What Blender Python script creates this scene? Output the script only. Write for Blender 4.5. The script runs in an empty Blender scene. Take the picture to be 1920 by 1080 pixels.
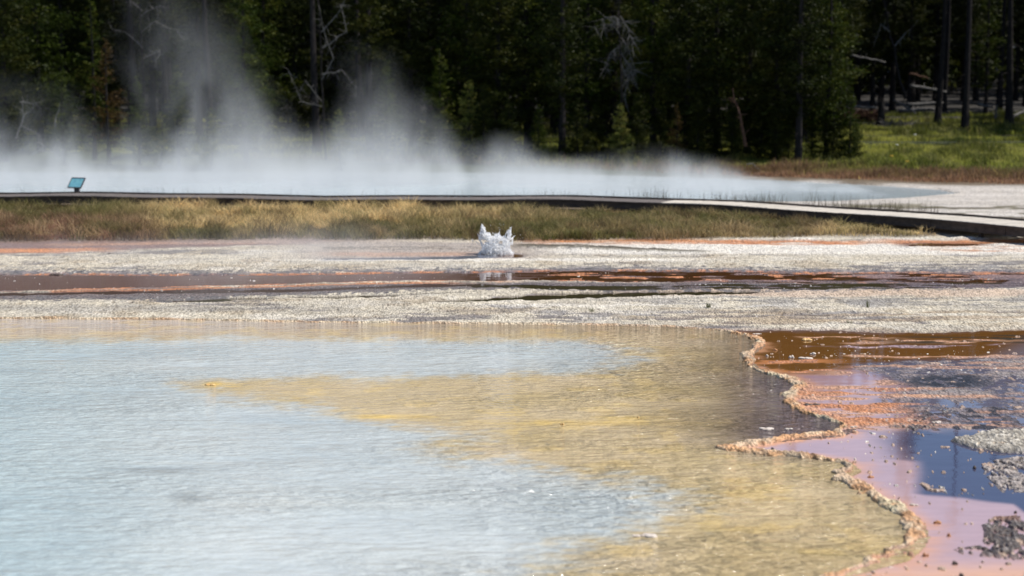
import bpy, math, random
import numpy as np

sc = bpy.context.scene
COL = sc.collection
R = math.radians

# ------------------------------------------------------------------ camera, light, exposure
HC = 4.7            # eye height over the water (m)
FPX = 3000.0        # focal length in pixels of the 1920 px wide photograph
YH = 190.0          # photograph row of the horizon
cam_d = bpy.data.cameras.new('camera')
cam = bpy.data.objects.new('camera', cam_d); COL.objects.link(cam)
PITCH = math.atan((540 - YH) / FPX)
cam.location = (0, 0, HC)
cam.rotation_euler = (R(90) - PITCH, 0, 0)
cam_d.sensor_width = 36
cam_d.lens = 36 * FPX / 1920
cam_d.clip_start = 0.5; cam_d.clip_end = 3000
cam_d.dof.use_dof = True
cam_d.dof.focus_distance = 30
cam_d.dof.aperture_fstop = 0.92
sc.camera = cam

SUN_EL, SUN_AZ = 55, 86        # azimuth clockwise from +Y (the view direction)
w = bpy.data.worlds.new('World'); sc.world = w; w.use_nodes = True
nt = w.node_tree; nt.nodes.clear()
sky = nt.nodes.new('ShaderNodeTexSky'); sky.sky_type = 'NISHITA'; sky.sun_disc = False
sky.sun_elevation = R(SUN_EL); sky.sun_rotation = R(SUN_AZ)
sky.altitude = 2200; sky.air_density = 1.0; sky.dust_density = 0.4; sky.ozone_density = 2.0
bg = nt.nodes.new('ShaderNodeBackground'); bg.inputs[1].default_value = 0.10
wo = nt.nodes.new('ShaderNodeOutputWorld')
nt.links.new(sky.outputs[0], bg.inputs[0]); nt.links.new(bg.outputs[0], wo.inputs[0])
sl = bpy.data.lights.new('sun', 'SUN'); sl.energy = 4.5; sl.angle = R(0.53); sl.color = (1, .95, .87)
so = bpy.data.objects.new('sun', sl); COL.objects.link(so)
so.rotation_euler = (R(90 - SUN_EL), 0, R(180 - SUN_AZ))
sc.view_settings.view_transform = 'Standard'; sc.view_settings.look = 'None'
sc.view_settings.exposure = 0.32; sc.view_settings.gamma = 1
sc.view_settings.use_curve_mapping = False
sc.cycles.volume_bounces = 2
sc.cycles.max_bounces = 10
sc.cycles.diffuse_bounces = 6
sc.cycles.transmission_bounces = 8
sc.cycles.transparent_max_bounces = 24
sc.cycles.volume_step_rate = 0.55
sc.cycles.volume_max_steps = 160
sc.cycles.sample_clamp_indirect = 4.0

# ------------------------------------------------------------------ helpers
rng = np.random.default_rng(7)
random.seed(7)

def dist_of(py, z=0.0): return FPX * (HC - z) / (py - YH)
def at(px, py, z=0.0):
    d = dist_of(py, z); return ((px - 960) / FPX * d, d, z)
# (the small difference between this shifted-lens formula and the pitched camera is folded in below)
CP, SP = math.cos(PITCH), math.sin(PITCH)
def ray(px, py):
    a = (px - 960) / FPX; b = (540 - py) / FPX
    return a, CP + b * SP, -SP + b * CP        # direction x, y, z
def ground_pt(px, py, z=0.0):
    a, y, zz = ray(px, py); t = (z - HC) / zz
    return a * t, y * t, z
def point_at(px, py, Y):
    a, y, zz = ray(px, py); t = Y / y
    return a * t, Y, HC + zz * t
def to_px(X, Y, Z=0.0):
    dz = Z - HC
    f = Y * CP - dz * SP; u = Y * SP + dz * CP
    return 960 + FPX * X / f, 540 - FPX * u / f

def hash2(ix, iy, s):
    h = (ix.astype(np.int64) * 374761393 + iy.astype(np.int64) * 668265263 + s * 974634777) & 0xffffffff
    h = ((h ^ (h >> 13)) * 1274126177) & 0xffffffff
    h = (h ^ (h >> 16)) & 0xffffff
    return h / float(0xffffff)
def vnoise(x, y, s=0):
    ix = np.floor(x); iy = np.floor(y); fx = x - ix; fy = y - iy
    fx = fx * fx * (3 - 2 * fx); fy = fy * fy * (3 - 2 * fy)
    a = hash2(ix, iy, s); b = hash2(ix + 1, iy, s); c = hash2(ix, iy + 1, s); d = hash2(ix + 1, iy + 1, s)
    return a + (b - a) * fx + (c - a) * fy + (a - b - c + d) * fx * fy
def fbm(x, y, o=4, s=0):
    v = 0; amp = .5; t = 0
    for k in range(o):
        v = v + amp * vnoise(x * 2 ** k + 17.3 * k, y * 2 ** k + 9.1 * k, s + k); t += amp; amp *= .5
    return v / t
def sstep(a, b, v):
    t = np.clip((v - a) / (b - a), 0, 1); return t * t * (3 - 2 * t)
def poly_sd(x, y, P):
    """signed distance to polygon, negative inside"""
    d = np.full(x.shape, 1e9); ins = np.zeros(x.shape, bool)
    n = len(P)
    for i in range(n):
        ax, ay = P[i]; bx, by = P[(i + 1) % n]
        ex, ey = bx - ax, by - ay; L = ex * ex + ey * ey + 1e-12
        t = np.clip(((x - ax) * ex + (y - ay) * ey) / L, 0, 1)
        dd = (x - ax - t * ex) ** 2 + (y - ay - t * ey) ** 2
        d = np.minimum(d, dd)
        c = ((ay > y) != (by > y)) & (x < (bx - ax) * (y - ay) / ((by - ay) + 1e-12) + ax)
        ins ^= c
    d = np.sqrt(d); return np.where(ins, -d, d)

def tag(o, label=None, cat=None, group=None, kind=None):
    if label: o['label'] = label
    if cat: o['category'] = cat
    if group: o['group'] = group
    if kind: o['kind'] = kind
    return o
def link(name, me, parent=None, mat=None):
    o = bpy.data.objects.new(name, me); COL.objects.link(o)
    if parent: o.parent = parent
    if mat: me.materials.append(mat)
    return o
def empty(name, loc, rz=0):
    o = bpy.data.objects.new(name, None); COL.objects.link(o)
    o.location = loc; o.rotation_euler = (0, 0, rz); return o
def mesh_np(name, V, F, smooth=False):
    """V (n,3), F list of index arrays all the same size (m,k)"""
    me = bpy.data.meshes.new(name)
    V = np.asarray(V, np.float32); F = np.asarray(F, np.int32); k = F.shape[1]
    me.vertices.add(len(V)); me.vertices.foreach_set('co', V.ravel())
    me.loops.add(F.size); me.loops.foreach_set('vertex_index', F.ravel())
    me.polygons.add(len(F)); me.polygons.foreach_set('loop_start', np.arange(0, F.size, k, dtype=np.int32))
    me.polygons.foreach_set('loop_total', np.full(len(F), k, np.int32))
    me.update(calc_edges=True)
    me.polygons.foreach_set('use_smooth', np.full(len(F), smooth, bool))
    return me
def set_col(me, name, C):
    a = me.attributes.new(name, 'FLOAT_COLOR', 'POINT')
    C = np.asarray(C, np.float32)
    if C.shape[1] == 3: C = np.concatenate([C, np.ones((len(C), 1), np.float32)], 1)
    a.data.foreach_set('color', C.ravel())
def set_f(me, name, v):
    a = me.attributes.new(name, 'FLOAT', 'POINT'); a.data.foreach_set('value', np.asarray(v, np.float32))

class MB:
    def __init__(s): s.V = []; s.F = []
    def box(s, c, size, rot=None):
        i = len(s.V); hx, hy, hz = size[0] / 2, size[1] / 2, size[2] / 2
        for dx, dy, dz in ((-1,-1,-1),(1,-1,-1),(1,1,-1),(-1,1,-1),(-1,-1,1),(1,-1,1),(1,1,1),(-1,1,1)):
            p = np.array((dx * hx, dy * hy, dz * hz))
            if rot is not None: p = rot @ p
            s.V.append(tuple(p + np.array(c)))
        for f in ((0,3,2,1),(4,5,6,7),(0,1,5,4),(1,2,6,5),(2,3,7,6),(3,0,4,7)): s.F.append(tuple(i + k for k in f))
    def tube(s, pts, rad, n=5):
        pts = [np.array(p, float) for p in pts]; rings = []
        for k, p in enumerate(pts):
            d = pts[min(k + 1, len(pts) - 1)] - pts[max(k - 1, 0)]; d /= (np.linalg.norm(d) + 1e-9)
            u = np.cross(d, (0.13, .9, .31)); u /= np.linalg.norm(u) + 1e-9; v = np.cross(d, u)
            i = len(s.V); rings.append(i)
            for a in range(n):
                t = 2 * math.pi * a / n
                s.V.append(tuple(p + rad[k] * (math.cos(t) * u + math.sin(t) * v)))
        for a, b in zip(rings, rings[1:]):
            for k in range(n): s.F.append((a + k, a + (k + 1) % n, b + (k + 1) % n, b + k))
        s.F.append(tuple(rings[0] + k for k in range(n))[::-1]); s.F.append(tuple(rings[-1] + k for k in range(n)))
    def mesh(s, name, smooth=False):
        me = bpy.data.meshes.new(name); me.from_pydata(s.V, [], s.F); me.update()
        if smooth: me.polygons.foreach_set('use_smooth', [True] * len(me.polygons))
        return me
def rotz(a):
    c, s_ = math.cos(a), math.sin(a); return np.array(((c, -s_, 0), (s_, c, 0), (0, 0, 1)))
def rotx(a):
    c, s_ = math.cos(a), math.sin(a); return np.array(((1, 0, 0), (0, c, -s_), (0, s_, c)))

# ------------------------------------------------------------------ materials
def new_mat(name):
    m = bpy.data.materials.new(name); m.use_nodes = True; t = m.node_tree
    return m, t, t.nodes['Principled BSDF']
def N(t, typ, **kw):
    n = t.nodes.new(typ)
    for k, v in kw.items(): setattr(n, k, v)
    return n
def objmap(t, scale):
    tc = N(t, 'ShaderNodeTexCoord'); mp = N(t, 'ShaderNodeMapping'); mp.inputs['Scale'].default_value = scale
    t.links.new(tc.outputs['Object'], mp.inputs[0]); return mp.outputs[0]
def noise(t, vec, scale, detail=3, rough=.5):
    n = N(t, 'ShaderNodeTexNoise'); n.inputs['Scale'].default_value = scale
    n.inputs['Detail'].default_value = detail; n.inputs['Roughness'].default_value = rough
    t.links.new(vec, n.inputs['Vector']); return n.outputs['Fac']
def ramp(t, fac, stops):
    r = N(t, 'ShaderNodeValToRGB'); e = r.color_ramp.elements
    while len(e) < len(stops): e.new(.5)
    for k, (p, c) in enumerate(stops):
        e[k].position = p; e[k].color = (*c, 1) if len(c) == 3 else c
    t.links.new(fac, r.inputs[0]); return r.outputs[0]
def mathn(t, op, a, b=None, clamp=False):
    n = N(t, 'ShaderNodeMath', operation=op); n.use_clamp = clamp
    for k, v in enumerate((a, b)):
        if v is None: continue
        if isinstance(v, (int, float)): n.inputs[k].default_value = v
        else: t.links.new(v, n.inputs[k])
    return n.outputs[0]
def mixc(t, fac, a, b, mode='MIX'):
    n = N(t, 'ShaderNodeMix', data_type='RGBA', blend_type=mode)
    for k, v in ((0, fac), (6, a), (7, b)):
        if isinstance(v, (int, float)): n.inputs[k].default_value = v
        elif isinstance(v, tuple): n.inputs[k].default_value = (*v, 1)
        else: t.links.new(v, n.inputs[k])
    return n.outputs[2]
def bump(t, h, dist, strength=1.0, normal=None):
    b = N(t, 'ShaderNodeBump'); b.inputs['Distance'].default_value = dist; b.inputs['Strength'].default_value = strength
    t.links.new(h, b.inputs['Height'])
    if normal: t.links.new(normal, b.inputs['Normal'])
    return b.outputs[0]
def simple(name, stops, scale=4, rough=.8, bumpd=0.0, mscale=(1, 1, 1), detail=4):
    m, t, p = new_mat(name); v = objmap(t, mscale); f = noise(t, v, scale, detail, .6); p.inputs['Specular IOR Level'].default_value = .08 if rough > .85 else .4
    t.links.new(ramp(t, f, stops), p.inputs['Base Color']); p.inputs['Roughness'].default_value = rough
    if bumpd: t.links.new(bump(t, f, bumpd), p.inputs['Normal'])
    return m

# ground: painted by what it is made of (sinter, bacterial mat, soil) plus painted glints and sky tint, kept as a mesh attribute
M_ground, t, p = new_mat('sinter_ground')
a = N(t, 'ShaderNodeAttribute', attribute_name='albedo'); aw = N(t, 'ShaderNodeAttribute', attribute_name='wet')
v = objmap(t, (1, 1, 1)); vs = objmap(t, (1, .35, 1))
vo = N(t, 'ShaderNodeTexVoronoi'); vo.inputs['Scale'].default_value = 22; t.links.new(vs, vo.inputs['Vector'])
n1 = noise(t, vs, 12, 5, .75); n2 = noise(t, v, 1.3, 4, .6)
k1 = ramp(t, n1, [(.34, (.42, .39, .35)), (.48, (.95, .94, .92)), (.70, (1.28, 1.27, 1.24))])
c1 = mixc(t, 1.0, a.outputs['Color'], k1, 'MULTIPLY')
k2 = ramp(t, n2, [(.3, (.84, .84, .86)), (.7, (1.1, 1.08, 1.04))])
c2 = mixc(t, 1.0, c1, k2, 'MULTIPLY')
k3 = ramp(t, vo.outputs['Distance'], [(.0, (1.06, 1.06, 1.06)), (.45, (.96, .96, .96)), (.75, (.6, .58, .55))])
c3 = mixc(t, 1.0, c2, k3, 'MULTIPLY')
t.links.new(c3, p.inputs['Base Color'])
mr = N(t, 'ShaderNodeMapRange'); mr.inputs[3].default_value = .85; mr.inputs[4].default_value = .22
t.links.new(aw.outputs['Fac'], mr.inputs[0]); t.links.new(mr.outputs[0], p.inputs['Roughness'])
hh = mathn(t, 'SUBTRACT', n1, mathn(t, 'MULTIPLY', vo.outputs['Distance'], .6))
t.links.new(bump(t, hh, .05, .9), p.inputs['Normal'])

def water_mat(name, sx, sy, dist, rough=.06, attr='albedo', det=4, ripple_tone=(.92, 1.06), ms=(1.6, 5.2), windy=0.0):
    m, t, p = new_mat(name)
    a = N(t, 'ShaderNodeAttribute', attribute_name=attr)
    v = objmap(t, (sx, sy, 1)); n = noise(t, v, 1.0, det, .55)
    v2 = objmap(t, (sx * 2.7, sy * 2.1, 1)); n2 = noise(t, v2, 1.0, 2, .5)
    h = mathn(t, 'ADD', n, mathn(t, 'MULTIPLY', n2, .35))
    gust = noise(t, objmap(t, (.22, .5, 1)), 1.0, 3, .6)
    if windy:
        # ripples are stronger towards the open right-hand side of the pool (x grows to the right)
        sx3 = N(t, 'ShaderNodeSeparateXYZ'); t.links.new(objmap(t, (1, 1, 1)), sx3.inputs[0])
        h = mathn(t, 'MULTIPLY', h, mathn(t, 'ADD', mathn(t, 'MULTIPLY', mathn(t, 'ADD', mathn(t, 'DIVIDE', sx3.outputs[0], 7.0), .35), 1.3, True), .7))
    h = mathn(t, 'MULTIPLY', h, mathn(t, 'ADD', mathn(t, 'MULTIPLY', mathn(t, 'SUBTRACT', gust, .35), 3.2, True), .30))
    t.links.new(bump(t, h, dist), p.inputs['Normal'])
    k = ramp(t, noise(t, objmap(t, (*ms, 1)), 1.0, 5, .7), [(.34, (ripple_tone[0],) * 3), (.66, (ripple_tone[1],) * 3)])  # light and dark of the ripple reflections painted into the base colour
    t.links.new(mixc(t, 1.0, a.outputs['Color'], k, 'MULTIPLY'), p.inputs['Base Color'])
    p.inputs['Roughness'].default_value = rough; p.inputs['IOR'].default_value = 1.33
    return m
M_pool = water_mat('rippled_spring_water', 2.3, 6.0, .165, .07, ripple_tone=(.88, 1.08), ms=(4.0, 9.0), windy=1.0)
M_still = water_mat('shallow_runoff_water', 1.5, 3.0, .0022, .03)
M_far = water_mat('steaming_water', .8, 2, .01, .15)

# ------------------------------------------------------------------ map of the place (authored from the photograph, kept in metres)
def gpoly(P): return [ground_pt(x, y)[:2] for x, y in P]
POOL_PX = [(-900, 596), (0, 598), (300, 600), (600, 605), (900, 608), (1100, 610), (1250, 613), (1340, 619), (1392, 629),
 (1418, 640), (1412, 652), (1396, 662), (1392, 678), (1404, 690), (1440, 701), (1472, 712), (1490, 722), (1484, 734), (1470, 743), (1462, 751),
 (1475, 762), (1510, 774), (1550, 785), (1574, 795), (1580, 803), (1566, 812), (1530, 817), (1480, 820), (1400, 829), (1342, 838),
 (1370, 846), (1420, 852), (1480, 858), (1530, 863), (1568, 868), (1586, 882), (1552, 899), (1590, 909), (1616, 928), (1625, 938), (1650, 950),
 (1668, 962), (1700, 985), (1706, 1005), (1695, 1025), (1668, 1045), (1600, 1063), (1520, 1084), (1440, 1130), (1500, 1250), (1700, 1500), (-900, 1500)]
POOL = gpoly(POOL_PX)
BLUE = [gpoly([(-900, 640), (0, 636), (400, 634), (800, 636), (1080, 640), (1170, 655), (1190, 675), (1120, 695), (900, 704), (600, 711), (370, 719),
  (450, 738), (560, 755), (640, 775), (780, 797), (860, 822), (800, 838), (840, 853), (960, 868), (1100, 884), (1250, 914), (1312, 940),
  (1290, 965), (1200, 1000), (1120, 1030), (1050, 1085), (900, 1200), (600, 1500), (-900, 1500)])]

def shore(X, Y):
    j = (fbm(X * 1.6, Y * 1.6, 3, 5) - .5) * .35 + (fbm(X * 7, Y * 7, 3, 9) - .5) * .22
    return poly_sd(X, Y, POOL), j
def cv(px, *pts): return np.interp(px, [q[0] for q in pts], [q[1] for q in pts])

SINTER = np.array((.66, .60, .485)); WHITE = np.array((.80, .76, .69)); GREY = np.array((.47, .43, .37))
ORANGE = np.array((.60, .25, .10)); PEACH = np.array((.64, .36, .22)); BROWN = np.array((.15, .065, .025))
MAUVE = np.array((.20, .13, .115)); DARK = np.array((.055, .045, .035)); OLIVE = np.array((.045, .038, .018))
PINK = np.array((.42, .285, .30)); SLATE_SKY = np.array((.045, .045, .085)); TAN = np.array((.55, .38, .22))

def paint(X, Y, full=True):
    n = X.shape
    px, py = to_px(X, Y, 0.0)
    col = np.zeros(n + (3,)) + SINTER; h = np.full(n, .035); wet = np.full(n, .12); wc = np.zeros(n + (3,)) + MAUVE
    jl = (fbm(X * .35, Y * .5, 4, 21) - .5); js = (fbm(X * 2.2, Y * 1.8, 4, 31) - .5)
    jp = py + jl * 9 * np.clip((py - 400) / 150, .5, 3) + js * 5 * np.clip((py - 400) / 150, .5, 4)
    streak = fbm(X * .5, Y * 2.2, 4, 41); streak2 = fbm(X * 1.1, Y * 4.5, 4, 47); patch = fbm(X * 1.1, Y * 1.1, 4, 51)
    speck = fbm(X * 9, Y * 5, 3, 61)
    def put(m, c=None, hh=None, ww=None, wcol=None):
        m = np.clip(m, 0, 1)
        if c is not None: col[:] = col + (np.asarray(c) - col) * m[..., None]
        if hh is not None: h[:] = h + (hh - h) * m
        if ww is not None: wet[:] = wet + (ww - wet) * m
        if wcol is not None: wc[:] = wc + (np.asarray(wcol) - wc) * m[..., None]
    def band(top, bot, f=2.0, x0=-9999, x1=9999, fx=60, j=1.0):
        q = py + (jp - py) * j
        return sstep(-f, f, q - top) * sstep(-f, f, bot - q) * sstep(x0 - fx, x0 + fx, px) * sstep(-x1 - fx, -x1 + fx, -px)
    # grey / buff variation of the dry sinter
    put(sstep(.45, .7, streak) * .5, GREY)
    blot = fbm(X * .8, Y * .9, 4, 57); damp = fbm(X * .28, Y * .8, 4, 59)
    put(sstep(.53, .58, damp) * sstep(.40, .5, streak2), (.30, .26, .23), .012, .8)
    put(sstep(.60, .66, blot) * .7, (.50, .42, .31), .05)
    put(sstep(.49, .505, streak2) * sstep(.53, .515, streak2) * sstep(.5, .6, blot) * .7, (.15, .13, .11), .0, .5)
    put(sstep(.5, .75, patch) * .45, WHITE)
    put(band(555, 580, 6, 1150, 9999, 200) * sstep(.40, .62, streak2) * .8, (.27, .25, .235), None, .5)
    put(band(576, 590, 5, -999, 640, 200) * .5, (.33, .31, .28), None, .2)
    put(band(572, 578, 2, 900, 1500, 200) * sstep(.45, .6, streak2), WHITE)
    put(band(544, 556, 3, 1150, 9999, 200) * .8, (.62, .47, .36))
    put(band(585, 607, 4, 1300, 9999, 200) * sstep(.4, .6, streak) * .7, (.42, .31, .19))
    # strip below the grass
    ge = cv(px, (0, 455), (500, 450), (960, 453), (1250, 452), (1440, 447), (1920, 444))
    left_b = cv(px, (0, 478), (200, 470), (400, 464), (560, 459), (700, 452))
    put(band(ge - 4, left_b, 2, -999, 640), MAUVE * 1.3, .01, .5, MAUVE * 1.2)
    put(band(ge + 12, ge + 20, 2, -999, 190, 80), ORANGE * 1.1, .02, .4)
    put(band(ge + 3, ge + 8, 2, 100, 520, 80) * .6, PEACH, .02, .4)
    put(band(ge - 1, ge + 7, 1.5, 330, 760, 80) * .7, (.42, .33, .30), .02, .4)
    # right: pale sheet, orange streaks
    put(band(457, 478, 3, 1000, 9999, 80), WHITE * 1.08, .03, .4)
    put(band(452, 460, 1.6, 985, 1620, 40, .9) * (.25 + .75 * sstep(.40, .52, fbm(X * .45, Y * 2.4, 3, 43))), ORANGE * 1.1, .02, .5)
    put(band(449, 456, 1.4, 1420, 9999, 60, 1.2) * sstep(.45, .6, fbm(X * .9, Y * 2.0, 3, 45)), WHITE, .10, .1)
    put(band(452, 459, 1.6, 1650, 9999, 60) * sstep(.35, .5, streak), ORANGE, .02, .5)
    put(band(456, 462, 1.6, 1690, 1850, 30), BROWN * 1.4, -.01, .7, BROWN)
    put(band(463, 474, 3, 1760, 9999, 60) * sstep(.42, .6, streak2), PEACH, .02, .5)
    # wet apron round the spouter
    put(band(456, 488, 3, 560, 1010, 90), (.50, .43, .37), .015, .55, (.34, .30, .28))
    put(band(473, 481, 2, 620, 900, 60) * .6, PEACH * .95, .02, .5)
    put(band(464, 469, 1.2, 600, 960, 60, .5) * sstep(.38, .5, streak2), (.28, .24, .20), .05, .3)
    put(band(cv(px, (960, 460), (1100, 462), (1240, 469), (1340, 472)), cv(px, (960, 465), (1100, 468), (1240, 474), (1340, 476)), 1.2, 960, 1330, 30, .6)
        * sstep(.3, .42, streak2), (.13, .11, .07), .085, .3)
    put(band(cv(px, (640, 485), (840, 481), (960, 476)), cv(px, (640, 491), (840, 488), (960, 482)), 1.2, 600, 965, 20, .2), (.15, .15, .19), -.04, 1, (.13, .14, .18))
    put(band(477, 483, 1.2, 935, 978, 12, .2), BROWN, -.04, 1, BROWN * .8)
    put(band(487, 492, 1.5, 560, 1300, 120, .4) * .8, WHITE * 1.1, .045, .4)
    # upper long channel
    c1t = cv(px, (0, 513), (300, 515), (620, 514), (900, 510), (1100, 506), (1300, 507), (1600, 512), (1920, 512))
    c1b = cv(px, (0, 546), (300, 540), (600, 531), (760, 527), (960, 526), (1300, 529), (1600, 532), (1920, 535))
    put(band(c1t - 6, c1t + 4, 2.5) * sstep(.3, .6, streak2), (.33, .29, .29), .02, .9)
    put(band(c1t - .5, c1b + 1.2, 1.3, j=.5) , (.30, .20, .17), .010, .9)
    put(band(c1t - .5, c1b + 1.2, 1.3, j=.5) * sstep(.36, .5, fbm(X * 1.3, Y * 2, 3, 71)), ORANGE * 1.25, .012, .7)
    m1 = band(c1t + 1.5, c1b - 1.6, 1.2, -9999, 1000, 100, .6)
    put(m1, MAUVE * .6, -.04, 1, MAUVE * 1.05)
    m1r = band(c1t + 1, c1b, 1.5, 860, 9999, 100, .6)
    put(m1r * sstep(.40, .47, 1 - streak2 + .03), BROWN * .8, -.04, 1, BROWN * .55)
    put(m1r * sstep(1300, 1500, px) * sstep(.42, .56, streak), (.34, .22, .19), .01, .8, (.20, .13, .12))
    # lower wet strip
    c2t = cv(px, (0, 548), (300, 543), (600, 534), (900, 528), (1300, 528), (1920, 530))
    c2b = cv(px, (0, 565), (300, 562), (600, 553), (820, 546), (960, 541), (1300, 545), (1600, 544), (1920, 541))
    put(band(c2t + 2, c2b, 2), (.26, .21, .19), .012, .95, DARK * 1.6)
    put(band(c2t, c2t + 3, 1.2, -999, 950, 60, .5) * sstep(.42, .54, streak2), ORANGE, .012, .6)
    put(band(c2b - 5, c2b + 3, 2, -999, 9999, 60) * sstep(.42, .55, speck), (.25, .22, .20), .012, .9)
    put(band(c1t - 9, c1t + 1, 3, -999, 9999, 60) * sstep(.5, .62, speck), (.22, .20, .19), .02, .9)
    put(band(cv(px, (0, 549), (600, 542), (900, 530)), cv(px, (0, 555), (600, 546), (900, 535)), 1.5, -999, 900, 60, .6), DARK * 1.6, -.03, 1, MAUVE * .55)
    put(band(cv(px, (0, 559), (350, 563), (640, 556), (900, 549)), cv(px, (0, 562), (350, 568), (640, 561), (900, 552)), 1.2, 330, 900, 60, .6) * sstep(.3, .5, streak2), DARK, -.03, 1, OLIVE * 1.5)
    put(band(cv(px, (900, 534), (1280, 534), (1920, 530)), cv(px, (900, 540), (1280, 543), (1920, 539)), 1.6, 900, 9999, 60, .7) * sstep(.36, .5, streak2 * .5 + .25), DARK, -.035, 1, OLIVE * 1.3)
    put(band(cv(px, (1280, 527), (1920, 521)), cv(px, (1280, 541), (1920, 540)), 2, 1280, 9999, 100, 1) * sstep(.45, .6, patch) * .8, (.25, .18, .17), .01, .9, (.11, .08, .08))
    # tapering olive pond
    put(band(cv(px, (760, 568.5), (860, 563), (1000, 553), (1100, 549), (1300, 547), (1520, 547)),
             cv(px, (760, 569.5), (860, 567.5), (1000, 564), (1100, 560), (1300, 554), (1520, 550)), 1.0, 765, 1420, 30, .25), OLIVE, -.05, 1, OLIVE * 1.1)
    # runoff terraces on the right, near side
    rt = cv(px, (1150, 611), (1300, 613), (1400, 616), (1600, 618), (1750, 622), (1920, 626))
    right = sstep(1290, 1400, px + 0 * py)
    R_ = sstep(-3, 5, jp - rt) * sstep(-1, .3, (px - 1200) / 100)
    put(R_, (.36, .25, .22), -.012, .85, (.17, .13, .14))
    blk = sstep(-2, 6, jp - 618) * sstep(-6, 4, 712 - jp + np.clip(1700 - px, -300, 0) * .12) * sstep(-60, 20, 1800 - px + (688 - py) * 2) 
    put(blk, BROWN, -.04, .9, np.array((.155, .068, .018)))
    for (yt, yb, x0, x1, cc) in ((646, 650, 1430, 1920, (.42, .30, .33)), (674, 681, 1410, 1560, ORANGE), (690, 695, 1450, 1640, ORANGE), (667, 672, 1500, 1920, PEACH), (628, 631, 1380, 1700, PEACH), (634, 641, 1560, 1900, PEACH * .9)):
        put(band(yt, yb, 1.1, x0, x1, 60, 1.1) * sstep(.42, .52, fbm(X * .8, Y * 2.0, 3, 119)), cc, .006, .6, cc)
    put(band(628, 642, 3, 1660, 9999, 60, .8) * sstep(.42, .55, streak2), BROWN * .6, -.03, 1, DARK)
    # sparkling grey-blue crust, x>1600 y 675..780
    g = sstep(-5, 8, jp - 672 - cv(px, (1400, 60), (1600, 12), (1750, 0))) * sstep(-8, 8, 800 - jp) * sstep(1500, 1640, px + js * 160)
    put(g, (.20, .175, .195), -.004, .95, (.12, .11, .15))
    mos = sstep(.44, .56, fbm(X * 6, Y * 4, 3, 53) * .6 + patch * .4)
    put(g * mos * sstep(688, 680, py + js * 20) , (.27, .235, .24), .008, .9)
    put(g * mos * sstep(676, 690, py), (.33, .27, .26), .009, .9)
    put(g * sstep(.56, .66, patch) * .8, (.42, .36, .33), .012, .9)
    put(g * sstep(.50, .60, streak2) * sstep(.5, .62, streak) * .8, PEACH, .010, .8)
    put(band(704, 724, 3, 1700, 1850, 40, .8) * sstep(.30, .5, speck + .05), (.05, .042, .04), .006, .9)
    put(band(765, 806, 4, 1700, 1900, 40, 1) * sstep(.46, .58, speck), (.07, .055, .05), .006, .9)
    # pink sheets and orange mats
    pk = sstep(-8, 8, jp - cv(px, (1480, 700), (1600, 690), (1700, 720), (1920, 770))) * (1 - sstep(1600, 1760, px + (jl + js) * 160)) * sstep(-6, 6, 830 - jp)
    put(pk, (.55, .32, .25), -.012, .8, (.42, .25, .23))
    put(pk * sstep(.44, .58, streak2), PEACH * 1.05, .004, .7, PEACH * .95)
    put(pk * sstep(.60, .66, streak) , ORANGE * 1.1, .008, .7, ORANGE)
    put(band(738, 746, 2, 1540, 1920, 60, .5) * sstep(.3, .5, streak2), PEACH, .008, .7, PEACH)
    put(band(757, 764, 2, 1500, 1720, 60, .5) * sstep(.3, .5, streak2), ORANGE * 1.1, .006, .7, ORANGE)
    put(band(700, 722, 3, 1500, 1640, 30, .6) * .8, (.40, .28, .32), -.02, .9, (.33, .22, .27))
    low = sstep(-6, 6, jp - 805)
    put(low, SLATE_SKY, -.03, 1, SLATE_SKY)  # dark water with the blue sky reflection tinted into its colour
    b1 = sstep(-1, 1, (1680 - px + (jl * 50)) / 55)
    pinkw = low * np.clip(b1 * sstep(-30, 30, px - 1300) + sstep(-3, 5, py - 861 - np.clip(px - 1600, 0, 200) * .02) * sstep(-25, 25, 1715 - px) + sstep(-3, 5, py + js * 6 - cv(px, (1600, 921), (1780, 930), (1900, 945), (1960, 985))), 0, 1)
    put(pinkw, PINK, -.03, 1, PINK)
    put(low * sstep(-30, 30, py - 1062 + js * 20), PEACH * 1.02, -.006, .7, PEACH)
    put(low * sstep(1500, 1350, px) * 0, PINK)
    # emergent pebbly patches
    def patchy(P, c, hh=.05, f=14, thr=None):
        sd = poly_sd(px + js * 26, py + js * 8 + jl * 4, P)
        m = sstep(f, -f, sd)
        peb = vnoise(X * 26, Y * 15, 111) * .6 + vnoise(X * 55, Y * 30, 113) * .4
        if thr is not None: m = m * sstep(thr, thr + .08, speck * .45 + fbm(X * 20, Y * 12, 2, 115) * .55)
        col[:] = col + (np.asarray(c) * (.35 + 1.5 * peb)[..., None] + .35 * sstep(.72, .85, peb)[..., None] - col) * m[..., None]  # palest pebbles get white glints painted into their colour
        put(m, None, hh, .7); h[:] = h + m * (peb - .5) * .03
    patchy([(1782, 826), (1840, 812), (1990, 806), (1990, 846), (1880, 848), (1820, 838)], (.44, .40, .33), .055, 3)
    patchy([(1850, 868), (1900, 852), (1990, 848), (1990, 925), (1880, 925), (1860, 905), (1840, 888)], (.36, .31, .28), .022, 7, .42)
    patchy([(1840, 985), (1870, 972), (1990, 985), (1990, 1050), (1900, 1048), (1800, 1038), (1790, 1030), (1850, 1022)], (.12, .095, .08), .028, 7, .42)
    patchy([(1860, 970), (1910, 966), (1910, 976), (1850, 978)], (.20, .11, .07), .03, 4, .4)
    patchy([(1670, 800), (1740, 775), (1760, 800), (1720, 815)], (.11, .09, .08), .02, 6, .5)
    # scattered crumbs and painted glints in the sheets
    crumb = fbm(X * 5.5, Y * 3.2, 3, 77)
    put(R_ * sstep(.77, .83, crumb), (.55, .40, .30), .016, .6)
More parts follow.
